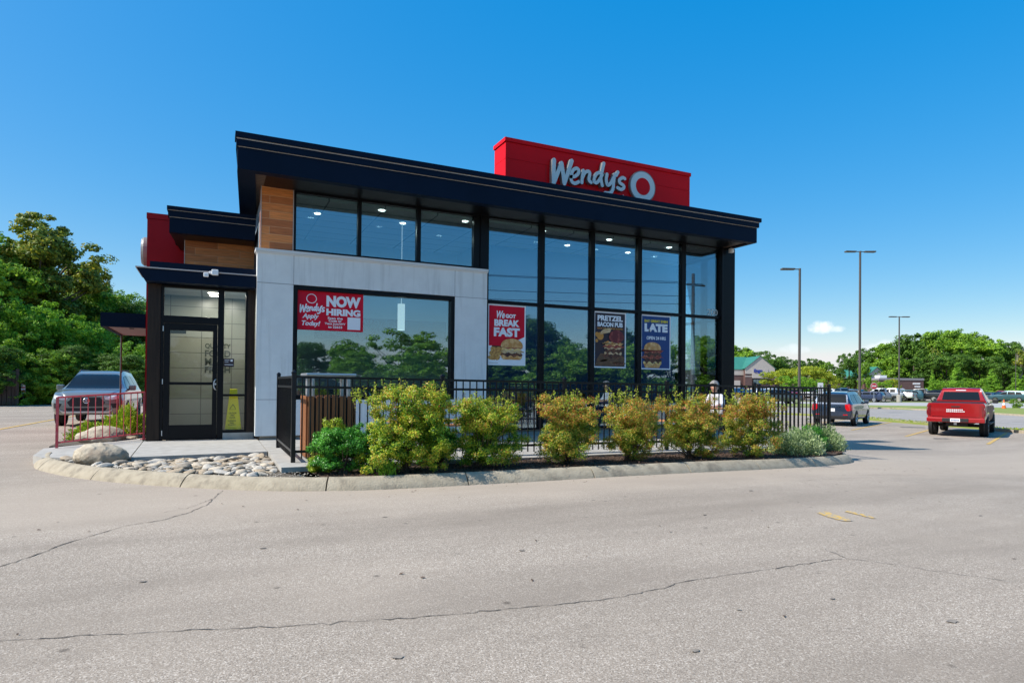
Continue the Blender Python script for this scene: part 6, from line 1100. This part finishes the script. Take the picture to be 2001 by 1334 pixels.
# ---------------------------------------------------------------- poles and signs
def lamp_post(px, d, top, heads, lab, base=False, r=.09, hx=1.):
    x, y = site(px, d); z = G(x); h = (751.65+(px-1000)*.0094-top)/1229.6*d+1.35; t = thing('street_lamp', lab, 'lamp post', (x, y, z), 'light poles of the parking lots')
    build('pole', B().tube([(x, y, z), (x, y, h)], [r, r*.8], 12), M['pole'], t, smooth='auto')
    if base: build('concrete_base', B().lathe([(.001, 0), (.30, 0), (.30, .95), (.26, 1.0), (.001, 1.0)], (x, y, z), n=20), M['concrete'], t, smooth='auto')
    for hd_ in heads:
        dx, dy = CY*hd_, -SY*hd_; a = Vector((dx, dy, 0)).normalized(); n = Vector((-a.y, a.x, 0)); b = B(); L = .95*hx; p0 = Vector((x, y, h-.06))
        b.tube([p0, p0+a*.45], .04); hdm = build('arm', b, M['pole'], t); c0, c1 = p0+a*.38, p0+a*(.38+L); q = []
        for c, w_ in ((c0, .14), (c1, .20)):
            for sn, sz in ((-1, -.06), (1, -.06), (1, .06), (-1, .06)): q.append(c+n*w_*sn+Vector((0, 0, sz)))
        build('lamp_head', B().add(q, [(0, 3, 2, 1), (4, 5, 6, 7)]+[(i, (i+1) % 4, 4+(i+1) % 4, 4+i) for i in range(4)]), M['pole'], t, bevel=.02)
    return t
lamp_post(1562, 45, 524, (-1,), 'nearest light pole with one lamp head, rising behind the right fence panels', r=.10)
lamp_post(1680, 56, 490, (-1, 1), 'tallest light pole with two lamp heads, rising beyond the blue grey car', r=.11)
lamp_post(1757, 84, 618, (-1, 1), 'light pole on a concrete base with two lamp heads, left of the red pickup', True, .10)
lamp_post(1684, 170, 698, (-1, 1), 'small distant light pole between the round tree and the small gable', r=.12, hx=1.4)
lamp_post(1985, 110, 690, (), 'thin distant pole at the right edge beyond the cone', r=.06)
def post_sign(name, lab, px, d, z0, w_, h_, pts=None, m='white', txt=None, tm='white'):
    x, y = site(px, d); g = G(x); t = thing(name, lab, 'sign', (x, y, g), None, -YAW); build('post', B().box(-.03, .03, 0, .04, 0, z0+h_*.8), M['alu'], t, local=True)
    P = pts or [(-w_/2, z0), (w_/2, z0), (w_/2, z0+h_), (-w_/2, z0+h_)]
    if name == 'stop_sign': build('sign_border', B().prism([(a*1.09, -.012, (c-z0-h_/2)*1.09+z0+h_/2) for a, c in P], (0, .008, 0)), M['white'], t, local=True)
    build('sign_plate', B().prism([(a, -.03, c) for a, c in P], (0, .015, 0)), M[m], t, local=True)
    if txt: text('lettering', txt, M[tm], t, (-w_*.36, w_*.36, z0+h_*.36, z0+h_*.64), -.032, bold=.05, local=True, depth=.004)
    return t
post_sign('stop_sign', 'red octagonal stop sign on a post at the far side of the crossing road', 1708, 82, 1.75, .76, .76, [(.38*math.cos(R_(22.5+45*i))*1.08, 2.13+.38*math.sin(R_(22.5+45*i))*1.08) for i in range(8)], 'stopred', 'STOP')
t = post_sign('parking_sign', 'white vertical sign on a post above the right fence panel', 1603, 31, 1.52, .26, .58)
b = B(); b.lathe([(.045, 0), (.06, 0)], (0, -.034, 1.82), 'y', n=18); b.box(-.055, .055, -.036, -.032, 1.94, 1.96); b.tube([(.0, -.034, 1.92), (.0, -.034, 1.84), (.04, -.034, 1.80)], .008); b.box(-.13, .13, -.034, -.031, 1.70, 1.708)
build('symbol', b, M['grey_print'], t, local=True)
x, y = site(1962, 60); t = thing('traffic_cone', 'orange traffic cone with a white band across the road at the right', 'cone', (x, y, G(x)))
build('cone_body', B().lathe([(.001, .9), (.035, .9), (.07, .62), (.125, .30), (.19, .05), (.19, .04)], (x, y, G(x)), n=20), M['orange'], t, smooth='auto'); build('cone_base', B().box(x-.24, x+.24, y-.24, y+.24, G(x), G(x)+.05), M['orange'], t); build('white_band', B().lathe([(.078, .60), (.122, .36)], (x, y, G(x)), n=20), M['white'], t, smooth=True)
# left background: board enclosure and marker post
x, y = site(-10, 33); t = thing('board_enclosure', 'brown board enclosure at the left edge of the lot', 'enclosure', (x, y, 0), None, .2); b = B()
for q in range(16): b.box(-2.3+.2*q, -2.3+.2*q+.17, 0, .03, .05, 1.85)
build('boards', b, M['oldwood'], t, local=True); build('post', B().box(.86, 1.0, -.06, .08, 0, 1.95), M['oldwood'], t, local=True); build('back_wall', B().box(-2.3, .9, .05, 2.5, 0, 1.7), M['oldwood'], t, local=True)
x, y = site(46, 34); t = thing('marker_post', 'thin post with a small red and white plate left of the silver car', 'post', (x, y, 0)); build('post', B().tube([(x, y, 0), (x, y, 1.2)], .02, 8), M['pole'], t); build('plate', B().box(x-.09, x+.09, y-.03, y-.02, .62, 1.15), M['white'], t); build('plate_band', B().box(x-.085, x+.085, y-.035, y-.031, .70, .82).box(x-.085, x+.085, y-.035, y-.031, .92, 1.0), M['stopred'], t)
# fallen leaves scattered on the drive
rng = np.random.default_rng(77); n = 110; Pl = []
for _ in range(n):
    x = rng.uniform(-4, 16); y = rng.uniform(2, 7.7) if rng.random() < .6 else 7.75-abs(rng.normal(0, .25)); Pl.append((x, y, G(x)+.006))
o = link('fallen_leaves', leaves_mesh('fallen_leaves', np.array(Pl), np.tile([0, 0, 4.], (n, 1)), .035, .5, M['stem'], rng)); tag(o, kind='stuff', label='small dry leaves scattered over the asphalt')
bpy.context.view_layer.update()
